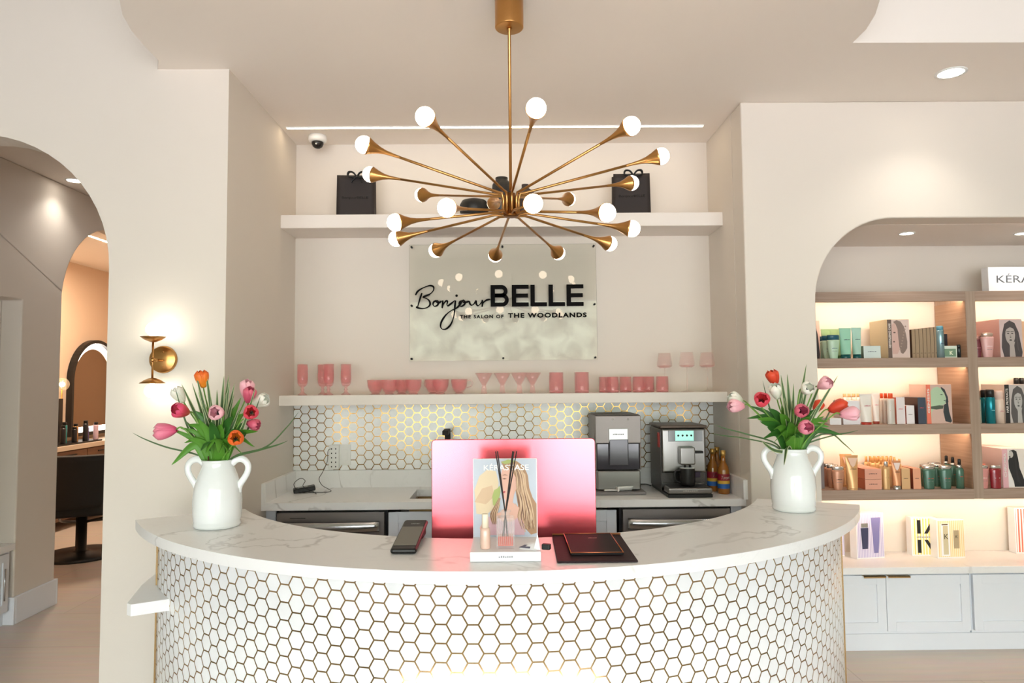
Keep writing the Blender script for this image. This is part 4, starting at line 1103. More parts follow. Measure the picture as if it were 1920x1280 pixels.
T(311, 808, 2.64, .072, (-1, -.1, -.12), 'pink', .12, 'streaked pink tulip drooping furthest left in the left bouquet', leaf=[(336, 801, 2.66, .011, .04), (321, 872, 2.62, .018, .06)])
T(408, 774, 2.56, .058, (.02, -1, .15), 'pale', .5, 'pale pink tulip facing forward in the middle of the left bouquet', leaf=[(372, 785, 2.6, .02, .02), (420, 830, 2.58, .02, .02)])
T(462, 729, 2.70, .062, (.25, -.2, 1), 'pale', .1, 'pale pink tulip at the upper right of the left bouquet', leaf=[(440, 762, 2.7, .018, .03)])
T(467, 741, 2.66, .056, (.3, -.3, .9), 'rose', .1, 'rose red tulip just below the upper right pink one, left bouquet', leaf=[(452, 745, 2.68, .015, .02)])
T(488, 752, 2.70, .062, (.9, -.3, .35), 'white', .2, 'white tulip at the right of the left bouquet', dark=True, leaf=[(460, 790, 2.68, .016, .03)])
T(471, 773, 2.58, .056, (.3, -1, .1), 'coral', .5, 'open coral pink tulip facing forward, right side of the left bouquet', leaf=[(484, 808, 2.6, .014, .05)])
T(474, 795, 2.64, .050, (.9, -.3, -.2), 'rose', .1, 'small rose tulip low on the right of the left bouquet', leaf=[(478, 838, 2.58, .020, .08)])
T(442, 822, 2.54, .060, (.35, -.9, .2), 'orange', .3, 'orange tulip low in the front of the left bouquet', leaf=[(454, 850, 2.56, .022, .07), (410, 850, 2.55, .02, .08), (385, 850, 2.57, .018, .08)])
VLX, VLY = 1.18, 2.88
T(1450, 709, 2.95, .062, (-.35, -.1, .9), 'red', .05, 'red tulip at the top left of the right bouquet', leaf=[(1465, 760, 2.92, .018, .02)])
T(1455, 734, 2.86, .062, (-.3, -.4, .9), 'white', .25, 'white tulip left of centre in the right bouquet', leaf=[(1446, 790, 2.85, .02, .02), (1438, 800, 2.82, .02, .02)], dark=True)
T(1380, 747, 2.92, .056, (-.9, -.1, .4), 'white', .1, 'white tulip bud furthest left in the right bouquet, above a pink one', dark=True, leaf=[(1404, 760, 2.9, .011, .05)])
T(1381, 761, 2.84, .062, (-1, -.2, .05), 'pale', .15, 'pale pink tulip pointing left in the right bouquet', leaf=[(1400, 784, 2.86, .013, .07)], dark=True)
T(1428, 751, 2.80, .066, (-.25, -.9, .35), 'coral', .35, 'open coral red tulip on the left of the right bouquet', leaf=[(1425, 790, 2.8, .022, .04), (1430, 822, 2.8, .02, .06)], dark=True)
T(1512, 729, 2.82, .058, (.1, -.9, .25), 'white', .5, 'cream tulip with dark stamens facing forward in the right bouquet', leaf=[(1500, 790, 2.8, .02, .02)])
T(1545, 720, 2.84, .060, (.35, -.8, .4), 'pale', .25, 'pale pink tulip at the upper right of the right bouquet', leaf=[(1532, 765, 2.84, .014, .03)], dark=True)
T(1533, 762, 2.92, .05, (.6, .2, .8), 'red', .1, 'small red tulip half hidden on the right of the right bouquet', leaf=[(1545, 780, 2.86, .016, .03)])
T(1570, 763, 2.88, .070, (1, -.1, .35), 'red', .1, 'orange-red tulip lying sideways on the right of the right bouquet', leaf=[(1580, 815, 2.8, .016, .06)], dark=True)
T(1592, 775, 2.80, .066, (1, -.15, .1), 'pale', .12, 'pink tulip furthest right in the right bouquet', leaf=[(1555, 800, 2.84, .014, .06)])
T(1500, 770, 2.74, .058, (.05, -1, .1), 'rose', .45, 'rose tulip facing forward in the centre of the right bouquet', leaf=[(1480, 790, 2.76, .024, .03), (1473, 830, 2.74, .02, .05)])
T(1508, 801, 2.73, .062, (.15, -1, .12), 'pink', .4, 'pink tulip facing forward, lowest in the right bouquet', leaf=[(1530, 800, 2.76, .02, .05), (1450, 830, 2.76, .014, .07)])

def foliage(vx, vy, label, tips):
    base = Vector((vx, vy, 1.21)); g = thing('leaf_cluster', label, 'artificial leaves', tuple(base), 0, 'artificial leaf clusters in the white vases')
    for i, (tx, ty, Y, wd, lift) in enumerate(tips):
        e = at_y(tx, ty, Y) - base
        leaf_mesh([(e.x * .05, e.y * .05, -.01), (e.x * .2, e.y * .2, max(e.z * .35, .02) + lift), (e.x * .6, e.y * .6, max(e.z * .75, .04) + lift), e], wd, (M_LEAF, M_LEAFD)[i % 2], g, name='leaf')
foliage(-1.10, 2.672, 'broad green leaf cluster filling the base of the left bouquet',
        [(352, 795, 2.60, .020, .03), (366, 770, 2.66, .022, .02), (345, 830, 2.60, .018, .04), (395, 790, 2.58, .024, .02), (415, 795, 2.60, .024, .02), (437, 780, 2.62, .022, .02), (455, 775, 2.66, .020, .02), (462, 812, 2.60, .020, .04), (430, 850, 2.56, .022, .05), (376, 845, 2.56, .022, .05), (404, 760, 2.70, .020, .02), (425, 755, 2.72, .020, .02)])
foliage(1.18, 2.88, 'broad dark green leaf cluster filling the base of the right bouquet',
        [(1420, 785, 2.82, .022, .03), (1440, 765, 2.86, .022, .02), (1462, 775, 2.80, .026, .02), (1478, 792, 2.76, .024, .02), (1520, 780, 2.80, .024, .02), (1540, 765, 2.86, .022, .02), (1552, 790, 2.80, .018, .04), (1485, 765, 2.90, .022, .02), (1450, 805, 2.76, .020, .04), (1505, 820, 2.74, .018, .04), (1535, 812, 2.78, .016, .05)])

def grass(vx, vy, label, blades):
    base = Vector((vx, vy, 1.215))
    g = thing('leaf_spray', label, 'artificial grass', tuple(base), 0, 'artificial grass in the white vases')
    for (tx, ty, Y, wd, arch_) in blades:
        e = at_y(tx, ty, Y) - base
        st = Vector((max(-.03, min(.03, e.x * .12)), max(-.025, min(.025, e.y * .12)), 0))
        if arch_ == 0: path = [st, e * .35 + Vector((0, 0, .01)), e * .7 + Vector((0, 0, .008)), e]
        else: path = [st, Vector((e.x * .22, e.y * .22, arch_ * .6)), Vector((e.x * .6, e.y * .6, arch_)), Vector((e.x * .85, e.y * .85, e.z + (arch_ - e.z) * .45)), e]
        leaf_mesh(path, wd * (1.45 if wd > .004 else 1.15), M_GRASS, g, fold=.15, name='blade', edge=M_EDGE if wd > .004 else None)
    sb = MB()
    rnd = random.Random(5)
    for i in range(14):
        a = rnd.random() * 2 * pi; r = .01 + .03 * rnd.random(); sb.tube([(r * cos(a), r * sin(a), -.02), (r * 1.15 * cos(a), r * 1.15 * sin(a), .035 + .02 * rnd.random())], .0025, 6)
    sb.build('brown_sheath', mat('sheath_brown', (92, 52, 40), .7, var=.2), g)
grass(-1.10, 2.672, 'spiky green grass with pale edges standing in the left bouquet',
      [(386, 694, 2.72, .0065, 0), (367, 700, 2.70, .006, 0), (340, 719, 2.68, .006, 0), (420, 704, 2.72, .0065, 0), (429, 702, 2.74, .006, 0), (431, 714, 2.66, .0065, 0), (440, 717, 2.68, .006, 0), (360, 718, 2.74, .005, 0), (407, 730, 2.66, .007, 0),
       (425, 735, 2.62, .007, 0), (395, 745, 2.62, .007, 0), (439, 738, 2.64, .006, 0), (479, 725, 2.60, .0055, .14), (488, 743, 2.66, .004, .12), (328, 725, 2.7, .004, .13),
       (248, 811, 2.66, .0030, .085), (560, 772, 2.62, .0030, .085), (540, 826, 2.60, .004, .075), (379, 760, 2.64, .007, 0), (413, 770, 2.64, .007, 0), (372, 730, 2.7, .006, 0), (450, 765, 2.64, .006, 0)])
grass(1.18, 2.88, 'spiky green grass with pale edges standing in the right bouquet',
      [(1512, 682, 2.92, .0065, 0), (1476, 700, 2.86, .0075, 0), (1464, 702, 2.82, .0075, 0), (1571, 704, 2.84, .006, 0), (1545, 702, 2.95, .006, 0), (1517, 712, 2.92, .006, 0), (1488, 718, 2.84, .006, 0), (1506, 740, 2.80, .007, 0),
       (1430, 713, 2.9, .004, .14), (1566, 747, 2.88, .004, .11), (1535, 757, 2.8, .006, 0), (1485, 750, 2.78, .007, 0), (1470, 745, 2.80, .007, 0),
       (1338, 795, 2.86, .0030, .10), (1332, 812, 2.80, .0025, .085), (1428, 826, 2.80, .006, .035), (1610, 806, 2.82, .0030, .09), (1602, 850, 2.84, .0035, .10), (1470, 872, 2.755, .0075, .05), (1520, 760, 2.86, .006, 0)])

# dark pedestal in place of the photographer, added behind the camera to darken reflections
tag(MB().box((-.19, -1.5, 0), (.23, -1.2, 1.5)).build('reflection_blocker', M_BLACKM, bevel=.004), 'dark pedestal in place of the photographer, added behind the camera', 'blocker')
# ------------------------------------------------------------------ alcove: oak shelf unit
UY = 4.03; UB = 4.325
ux = lambda px, py, Y=UY: at_y(px, py, Y).x
un = thing('shelf_unit', 'grey oak shelving unit with lit bays in the right alcove', 'shelving', (2.7, 4.03, .838))
z_top, z_bot = 2.045, .838
ZS = (1.655, 1.268, .893)     # shelf surfaces
xd0, xd1 = 2.700, 2.757
def upright(x0, x1): MB().box((x0 - 2.7, 0, 0), (x1 - 2.7, UB - UY - .002, z_top - z_bot)).build('upright', M_OAKV, un, bevel=.001)
upright(1.64, 1.70); upright(xd0, xd1); upright(3.76, 3.82)
for x0, x1 in ((1.70, xd0), (xd1, 3.76)):
    for zt in (z_top,) + ZS:
        zb = zt - .057 - z_bot; sh_ = MB().box((x0 - 2.7, .001, zb), (x1 - 2.7, .022, zt - z_bot)); sh_.box((x0 - 2.7, .022, zb + .027), (x1 - 2.7, UB - UY - .002, zt - z_bot))
        sh = sh_.build('shelf_board', M_OAK, un)
        l = MB().box((x0 - 2.7 + .006, .0222, zb + .004), (x1 - 2.7 - .006, .0262, zb + .026)).build('led_strip', M_LEDW, sh)
# inner faces of the uprights in warmer depth grain
MB().box((xd0 - .0016 - 2.7, .004, ZS[2] - z_bot), (xd0 - .0002 - 2.7, UB - UY - .003, z_top - .058 - z_bot)).build('upright_veneer', M_OAKD, un)

# bench cabinets
bw = MB().box((1.615, 3.965, .432), (4.28, 4.328, .4705)).build('bench_worktop', M_MARBLE, bevel=.002)
tag(bw, 'long low marble-look bench top in the right alcove', 'worktop')
kick = MB().box((1.62, 4.0, 0), (4.28, 4.31, .092)).build('plinth', M_TRIM)
tag(kick, 'long white plinth along the floor under the alcove cabinets', 'plinth')
def bench_cab(x0, x1, label, doors):
    c = thing('bench_cabinet', label, 'cabinet', ((x0 + x1) / 2, 3.985, .093), 0, 'low white shaker cabinets in the alcove')
    w = x1 - x0
    MB().box((-w / 2, .018, 0), (w / 2, .32, .338)).build('carcass', M_WHITE, c)
    xs = [-w / 2 + .004 + (w - .008) * i / doors for i in range(doors + 1)]
    for i in range(doors):
        a, b = xs[i] + .0015, xs[i + 1] - .0015; z0, z1, fr = .018, .328, .05
        d = MB(); d.box((a + .01, .004, z0 + .01), (b - .01, .017, z1 - .01))
        for lo, hi in (((a, -.004, z0), (a + fr, .017, z1)), ((b - fr, -.004, z0), (b, .017, z1)), ((a + fr, -.004, z0), (b - fr, .017, z0 + fr)), ((a + fr, -.004, z1 - fr), (b - fr, .017, z1))): d.box(lo, hi)
        dd = d.build('door', M_WHITE, c, bevel=.0012)
        hx = (b - .13, b - .005) if i % 2 == 0 else (a + .005, a + .13)
        hh = MB(); hh.box((hx[0], -.022, z1 - .001), (hx[1], .006, z1 + .002)); hh.box((hx[0], -.022, z1 - .009), (hx[1], -.0195, z1 + .002)); hh.build('edge_pull', M_GOLD, dd)
bench_cab(1.66, 2.622, 'low white double-door cabinet with gold edge pulls behind the desk end', 2)
bench_cab(2.632, 3.60, 'low white double-door cabinet at the right edge of the photo', 2)
bench_cab(3.61, 4.27, 'low white single-door cabinet at the far right of the alcove', 1)

# sign box on top of the unit
sb = thing('brand_sign_block', 'white block sign with grey lettering on top of the shelf unit', 'sign', (3.125, 4.09, z_top))
MB().box((-.262, -.03, .0005), (.262, .03, .145)).build('block', M_CARD, sb, bevel=.002)
text_mesh('lettering', 'KÉRASTASE', .06, mat('sign_grey', (96, 98, 104), .5), sb, depth=.0005, width=.43, height=.055, mtx=Matrix.Translation((.0, -.0306, .052)))
text_mesh('lettering', 'PARIS', .02, mat('sign_grey', (96, 98, 104), .5), sb, depth=.0005, width=.09, height=.013, mtx=Matrix.Translation((.0, -.0306, .028)))

# ------------------------------------------------------------------ hair care products
def pmat(col, rough=.35, metal=0.0, coat=.2): return mat('product_%d_%d_%d_%d' % (*col, int(metal * 9)), col, rough, metal, var=.02, coat=coat)
SILVER = mat('silver_cap', (214, 212, 210), .18, .9, var=0)
PROTO = {}
def put(key, builder, x, Y, z, label, cat, name, group, rz=0.0):
    """first time builds the thing; afterwards copies it with its parts"""
    if key in PROTO: o = copy_tree(PROTO[key])
    else:
        o = thing(name, label, cat, (0, 0, 0), 0, group); builder(o); PROTO[key] = o
    o.location = (x, Y, z); o.rotation_euler.z = rz; o['label'] = label; o['group'] = group
    return o

def b_bottle(w, h, body, cap, cap_h=.16, taper=.78, cap_w=.92, mark=(200, 60, 60), flat=.62, neck=False):
    def f(o):
        r = w / 2; H1 = h * (1 - cap_h)
        M = Matrix.Scale(flat, 4, (0, 1, 0))
        if neck: prof = [(0, .0005), (r * .95, .0005), (r, .006), (r, H1 * .78), (r * .86, H1 * .9), (r * .42, H1 * .97), (r * .38, H1), (0, H1)]
        else: prof = [(0, .0005), (r * taper, .0005), (r * (taper + .03), .004), (r * (taper * .4 + .6), H1 * .45), (r, H1 * .9), (r * .97, H1), (0, H1)]
        MB().lathe(prof, 24, M).build('body', body, o)
        cw = r * (.40 if neck else cap_w)
        MB().lathe([(0, H1 - .001), (cw, H1 - .001), (cw, h - .003), (cw * .94, h), (0, h)], 24, M).build('cap', cap, o)
        if mark: smudge((-r * .45, r * .45), -r * flat * (.93 if neck else .88) - .0006, H1 * .52, .005, pmat(mark), o, 'label_print', 5)
        smudge((-r * .40, r * .40), -r * flat * (.90 if neck else .84) - .0006, H1 * .38, .0025, pmat((120, 120, 120)), o, 'small_print', 6, 2)
    return f
def b_tube(w, h, body, cap, cap_h=.08, mark=(120, 120, 120), win=None):
    def f(o):
        H0 = h * cap_h; r = w / 2
        def P(u, v):
            a = 2 * pi * u; k = v ** 1.2; rx = r * (.80 + .20 * v); ry = r * .72 * (1 - k) + .0012
            return Vector((rx * cos(a), ry * sin(a), H0 + (h - H0) * v))
        MB().grid(P, 28, 10).build('tube_body', body, o)
        MB().lathe([(0, .0005), (r * .78, .0005), (r * .80, .003), (r * .80, H0), (0, H0)], 24, Matrix.Scale(.8, 4, (0, 1, 0))).build('cap', cap, o)
        MB().box((-r, -.0022, h - .012), (r, .0022, h)).build('crimp', body, o)
        if win:
            MB().prism([(-r * .75, h * .93), (r * .75, h * .93), (r * .35, h * .72), (0, h * .66), (-r * .35, h * .72)], -r * .42, -r * .42 + .0005, 'XZ').build('printed_arc', win, o)
        smudge((-r * .5, r * .5), -r * .56, h * .6, .005, pmat(mark), o, 'label_print', 5)
    return f
def b_box(w, h, d, col, side=None, mark=(90, 90, 96), top=None, mz=.5):
    def f(o):
        m = pmat(col, .45, 0, .1)
        MB().box((-w / 2, 0, .0005), (w / 2, d, h)).build('carton', m, o, bevel=.0008)
        if side: MB().box((-w / 2 - .0006, .001, .001), (-w / 2 - .0001, d - .001, h - .001)).build('side_panel', pmat(side, .45, 0, .1), o)
        if mark: smudge((-w * .26, w * .26), -.0005, h * mz, .005, pmat(mark), o, 'label_print', 5)
    return f
def b_can(w, h, body, cap, cap_h=.2, mark=(90, 90, 90)):
    def f(o):
        r = w / 2; H1 = h * (1 - cap_h)
        MB().lathe([(0, .0005), (r, .0005), (r, H1), (r * .95, H1 + .002), (0, H1 + .002)], 24).build('can_body', body, o)
        MB().lathe([(0, H1 + .002), (r * .9, H1 + .002), (r * .9, h - .006), (r * .75, h), (0, h)], 24).build('cap', cap, o)
        if mark: smudge((-r * .4, r * .4), -r - .0003, H1 * .5, .006, pmat(mark), o, 'label_print', 4)
    return f
SC = .0031   # metres per pixel at the shelf front

def item(px0, px1, pytop, shelf, kind, label, cat, group, Y=4.06, rz=0.0, key=None, **k):
    z = ZS[shelf] if shelf < 3 else .4705
    xm = (px0 + px1) / 2; x0 = at_y(px0, pytop, Y).x; x1 = at_y(px1, pytop, Y).x
    h = at_y(xm, pytop, Y).z - z; w = x1 - x0
    nm = {'bottle': 'shampoo_bottle', 'tube': 'hair_cream_tube', 'box': 'product_carton', 'can': 'hair_spray_can'}[kind]
    bd = {'bottle': b_bottle, 'tube': b_tube, 'can': b_can}.get(kind)
    if kind == 'box': return put(key or label, b_box(w, h, k.pop('d', .08), **k), (x0 + x1) / 2, Y, z, label, cat, nm, group, rz)
    return put(key or label, bd(w, h, **k), (x0 + x1) / 2, Y, z, label, cat, nm, group, rz)

# portrait display blocks
def portrait(parent, x0, x1, h, y, bg, hair, skin, style):
    mats = [pmat(bg, .6, 0, 0), pmat(hair, .6, 0, 0), pmat(skin, .6, 0, 0), pmat(tuple(int(c * .45) for c in skin), .6, 0, 0), pmat(tuple(min(255, int(c * 1.16)) for c in hair), .6, 0, 0), pmat((236, 232, 230), .6, 0, 0)]
    w = MB()
    def Lr(mi, pts, k): w.mi = mi; w.prism([(x0 + (x1 - x0) * a, .002 + (h - .004) * b) for a, b in pts], y - k * .0003, y - k * .0003 - .0002, 'XZ')
    el = lambda cx, cy, rx, ry, n=16: [(cx + rx * cos(2 * pi * i / n), cy + ry * sin(2 * pi * i / n)) for i in range(n)]
    Lr(0, [(0, 0), (1, 0), (1, 1), (0, 1)], 0)
    if style == 'front':
        Lr(1, [(.16, .0), (.06, .25), (.10, .6), (.22, .88), (.45, .97), (.68, .90), (.84, .66), (.92, .35), (.98, .12), (.94, .0)], 1)
        Lr(2, [(.40, .0), (.42, .30), (.36, .40), (.66, .40), (.62, .30), (.66, .0)], 2)
        Lr(2, el(.46, .58, .22, .24), 3)
        for cx in (.37, .55): Lr(3, el(cx, .62, .05, .016, 8), 4); Lr(3, [(cx - .07, .675), (cx + .07, .68), (cx + .07, .665), (cx - .07, .66)], 4)
        Lr(3, el(.47, .445, .065, .020, 8), 4); Lr(3, [(.455, .60), (.475, .60), (.50, .51), (.44, .51)], 4); Lr(2, [(.462, .60), (.478, .60), (.482, .53), (.455, .53)], 5)
        Lr(1, [(.18, .60), (.22, .86), (.45, .93), (.68, .86), (.72, .62), (.64, .74), (.46, .79), (.28, .73)], 6)
        Lr(4, [(.70, .70), (.78, .55), (.80, .25), (.86, .10), (.76, .2), (.72, .5)], 6)
    elif style == 'curls':
        Lr(2, [(.02, .1), (.02, .85), (.20, .95), (.42, .9), (.40, .2), (.3, .1)], 1)
        Lr(1, [(.10, .94), (.30, .985), (.52, .95), (.70, .82), (.80, .62), (.86, .42), (.84, .25), (.72, .16), (.60, .10), (.48, .13), (.40, .3), (.36, .55), (.34, .75), (.24, .88)], 2)
        for i in range(9): Lr(4, el(.46 + .04 * i % .34, .22 + .075 * i, .05, .022, 8), 3)
        Lr(3, el(.16, .66, .07, .018, 8), 3); Lr(3, el(.12, .42, .05, .02, 8), 3)
    elif style == 'profile':
        Lr(2, [(.0, .0), (.04, .30), (.20, .42), (.40, .46), (.62, .48), (.70, .52), (.76, .60), (.72, .66), (.66, .76), (.55, .88), (.35, .95), (.15, .92), (.0, .82)], 1)
        Lr(1, [(.50, .95), (.68, .88), (.82, .68), (.84, .55), (.74, .50), (.70, .56), (.74, .64), (.66, .78), (.52, .89)], 2)
        Lr(1, [(.62, .48), (.82, .54), (.86, .30), (.97, .06), (.90, .02), (.66, .06), (.58, .3)], 2)
        Lr(3, [(.0, .44), (.40, .47), (.60, .46), (.56, .38), (.25, .36), (.0, .38)], 3)
        Lr(3, [(.44, .74), (.52, .755), (.60, .74), (.52, .733)], 4); Lr(3, [(.60, .595), (.68, .605), (.72, .59), (.66, .58)], 4)
    else:
        Lr(5, [(.0, .02), (.0, .45), (.30, .10), (.34, .02)], 1)
        Lr(1, [(.12, .95), (.34, .98), (.52, .94), (.60, .75), (.66, .5), (.82, .3), (.98, .06), (.90, .02), (.34, .02), (.30, .16), (.05, .5), (.04, .7), (.14, .82)], 2)
        Lr(2, el(.20, .86, .13, .09, 12), 3); Lr(3, el(.12, .80, .05, .02, 8), 4)
        Lr(4, [(.40, .8), (.48, .7), (.56, .3), (.70, .1), (.5, .15), (.42, .45)], 4)
    w.build('portrait_print', mats, parent, tri=True)
def display(px0, pxs, px1, pytop, shelf, label, side, spine, bg, hair, skin, style, Y=4.06, d=.2, words=None, base=None):
    z = ZS[shelf]; x0, xs_, x1 = (at_y(p, pytop, Y).x for p in (px0, pxs, px1)); h = at_y(px0, pytop, Y).z - z
    o = thing('portrait_block', label, 'display block', (x0, Y, z), 0, 'portrait display blocks on the shelves')
    MB().box((0, 0, .0005), (x1 - x0, d, h)).build('block', pmat(side, .55, 0, 0), o, bevel=.001)
    if pxs > px0:
        MB().box((.0005, -.0012, .001), (xs_ - x0, -.0002, h - .001)).build('spine_strip', pmat(spine, .5, 0, 0), o)
        if words:
            text_mesh('spine_lettering', words, .012, pmat((226, 220, 214)), o, depth=.0002, bold=.0003, width=h * .62, height=(xs_ - x0) * .5,
                      mtx=Matrix.Translation(((xs_ - x0) * .5, -.0016, h * .58)) @ Matrix.Rotation(radians(-90), 4, 'Y') @ Matrix.Translation((0, 0, -(xs_ - x0) * .22)))
    portrait(o, xs_ - x0, x1 - x0, h, -.0004, bg, hair, skin, style)
    return o

MINT, TEAL = (168, 208, 186), (26, 84, 104)
G1 = 'mint products on the top product shelf'
display(1511, 1511, 1536, 601, 0, 'pink portrait block cut off by the arch edge on the top product shelf', (216, 178, 162), None, (214, 178, 164), (48, 40, 42), (60, 50, 50), 'front', Y=4.14, d=.12)
k = dict(body=pmat((176, 206, 182)), cap=pmat(TEAL), cap_h=.2, taper=.62, cap_w=.98, mark=(60, 90, 110))
item(1550, 1573, 628, 0, 'bottle', 'mint bottle with dark teal cap, front of three on the top shelf', 'bottle', G1, key='mint', **k)
for px, Y, lb in ((1552, 4.13, 'mint bottle with dark teal cap, middle of three on the top shelf'), (1544.5, 4.2, 'mint bottle with dark teal cap, rearmost of three on the top shelf')):
    o = copy_tree(PROTO['mint']); o.location.x = at_y(px, 650, Y).x; o.location.y = Y; o['label'] = lb
k = dict(body=pmat((150, 204, 180)), cap=pmat((20, 84, 84)), cap_h=.13, mark=(70, 90, 96))
item(1573, 1595, 615, 0, 'tube', 'mint cream tube with dark cap, left one of the front pair', 'tube', G1, key='mtube', **k)
item(1596, 1614, 614, 0, 'tube', 'slim mint cream tube with dark cap, right one of the front pair', 'tube', G1, body=pmat((164, 204, 190)), cap=pmat((20, 84, 84)), cap_h=.13, mark=(70, 90, 96))
for i, (px, lb) in enumerate(((1548, 'pale green tube top, leftmost of those behind the mint bottles'), (1562, 'pale green tube top, middle one behind the mint bottles'), (1575, 'pale green tube top beside the left mint tube'))):
    item(px - 9, px + 9, 617, 0, 'tube', lb, 'tube', G1, Y=4.22, key='lime', body=pmat((150, 184, 136)), cap=pmat((60, 110, 70)), cap_h=.12, mark=(230, 240, 220))
item(1619, 1651, 648, 0, 'box', 'small pale mint carton in front of the beige portrait block', 'carton', G1, Y=4.05, col=(206, 220, 218), side=(120, 140, 130), d=.1, mark=(90, 100, 120))
display(1663, 1670.5, 1704, 598.5, 0, 'beige block with brown spine and curly hair portrait on the top product shelf', (206, 194, 164), (104, 88, 80), (212, 192, 184), (134, 116, 108), (204, 170, 160), 'curls', words='REVITALISING CARE', d=.2)
for i in range(7):
    item(1709 + i * 7.0, 1715.3 + i * 7.0, 617.5 - i * .8, 0, 'box', ('slim brown carton, %s in the row of seven' % ('first from the left', 'second from the left', 'third from the left', 'fourth from the left', 'fifth from the left', 'sixth from the left', 'last, touching the silver-blue can')[i]), 'carton', 'slim brown cartons on the top product shelf', col=(156, 134, 108), side=(92, 66, 50), d=.14, mark=(110, 90, 70), mz=.15)
item(1754.5, 1768, 611, 0, 'can', 'silver-blue hair spray can on the top product shelf', 'can', 'hair sprays on the shelves', body=mat('can_silver_blue', (150, 186, 198), .25, .7), cap=pmat((92, 150, 172)), cap_h=.15, mark=(40, 60, 90))
item(1767, 1776, 626, 0, 'box', 'narrow black carton behind the small green K box', 'carton', G1, Y=4.14, col=(30, 30, 40), d=.06, mark=None)
kb = item(1768.5, 1794, 648, 0, 'box', 'small green carton with white K in a pale frame', 'carton', G1, Y=4.05, col=(214, 226, 214), d=.07, mark=None)
MB().box((-.033, -.0006, .006), (.033, -.0001, .052)).build('green_panel', pmat((120, 150, 126)), kb)
text_mesh('letter', 'K', .03, pmat((240, 244, 220)), kb, depth=.0003, bold=.0012, height=.022, mtx=Matrix.Translation((.004, -.0011, .018)))
item(1793, 1801, 646, 0, 'can', 'small round black jar right of the green K box', 'jar', G1, Y=4.10, body=pmat((24, 40, 44)), cap=pmat((20, 30, 34)), cap_h=.3, mark=None)
# top shelf, right bay
display(1873, 1873, 1915, 598, 0, 'pink block with grey portrait of a long-haired model, top right bay', (226, 184, 178), None, (206, 186, 184), (78, 72, 74), (176, 166, 162), 'front', d=.24)
item(1824.5, 1839, 630, 0, 'bottle', 'dark red bottle left of the pink one, top right bay', 'bottle', 'pink products in the top right bay', Y=4.08, body=pmat((122, 58, 66)), cap=pmat((206, 150, 140), .3, .6), taper=.8, mark=(220, 160, 170))
item(1838, 1862, 624, 0, 'bottle', 'pink bottle with rose-silver cap in front of the portrait, top right bay', 'bottle', 'pink products in the top right bay', Y=4.06, body=pmat((222, 172, 168)), cap=pmat((226, 200, 186), .25, .7), taper=.66, mark=(240, 225, 230))
item(1915, 1935, 602, 0, 'box', 'peach carton at the photo edge, top right bay', 'carton', 'pink products in the top right bay', Y=4.07, col=(226, 184, 150), d=.16, mark=None)

# ---- second shelf
G2 = 'white and red products on the middle product shelf'
item(1580, 1612, 751, 1, 'box', 'white carton behind the pink tulip, upper of two', 'carton', G2, Y=4.06, col=(226, 224, 230), side=(190, 180, 180), d=.12, mark=(150, 160, 190))
item(1556, 1577, 784, 1, 'box', 'flat white carton left of the taller white one behind the tulips', 'carton', G2, Y=4.05, col=(228, 228, 230), d=.12, mark=None)
for i in range(4):
    item(1580 + i * 8.5, 1587 + i * 8.5, 738, 1, 'bottle', 'slim peach-capped bottle, %s behind the white carton' % ('first', 'second', 'third', 'fourth')[i], 'bottle', G2, Y=4.22, key='peachcap', body=pmat((236, 226, 216)), cap=pmat((240, 192, 140)), cap_h=.12, taper=.95, mark=None)
k = dict(cap_h=.09, mark=(200, 70, 100))
item(1611, 1634, 738, 1, 'tube', 'wide white cream tube with red base, left one of two', 'tube', G2, Y=4.05, body=pmat((226, 222, 216)), cap=pmat((176, 52, 34)), **k)
item(1634, 1648, 736, 1, 'tube', 'narrow white cream tube with red base, right one of two', 'tube', G2, Y=4.10, body=pmat((230, 220, 214)), cap=pmat((160, 60, 44)), **k)
for i, (a, b_, Y) in enumerate(((1648, 1657, 4.17), (1655, 1665, 4.12), (1662, 1676, 4.06))):
    item(a, b_, 737, 1, 'bottle', 'grey spray bottle with orange cap, %s of three' % ('rearmost', 'middle', 'front')[i], 'bottle', G2, Y=Y, body=pmat((200, 194, 186)), cap=pmat((232, 84, 40)), cap_h=.17, taper=1.0, cap_w=.62, mark=(196, 70, 80))
item(1680, 1696, 744.5, 1, 'box', 'tall white carton with red mark and red side', 'carton', G2, col=(224, 216, 218), side=(206, 120, 100), d=.12, mark=(214, 90, 120), mz=.55)
item(1699, 1714, 760, 1, 'box', 'short white carton with coral side', 'carton', G2, col=(232, 228, 232), side=(214, 120, 96), d=.12, mark=(120, 110, 120))
item(1720.5, 1735, 745, 1, 'box', 'dark navy carton with silver and red mark', 'carton', G2, Y=4.05, col=(62, 72, 88), side=(64, 34, 30), d=.16, mark=(200, 80, 80), mz=.6)
display(1735.5, 1743.5, 1783, 720.5, 1, 'block with coral spine and green-tinted profile portrait, middle shelf', (226, 192, 178), (234, 124, 100), (208, 178, 166), (52, 58, 62), (176, 202, 172), 'profile', d=.17, words='GENESIS')
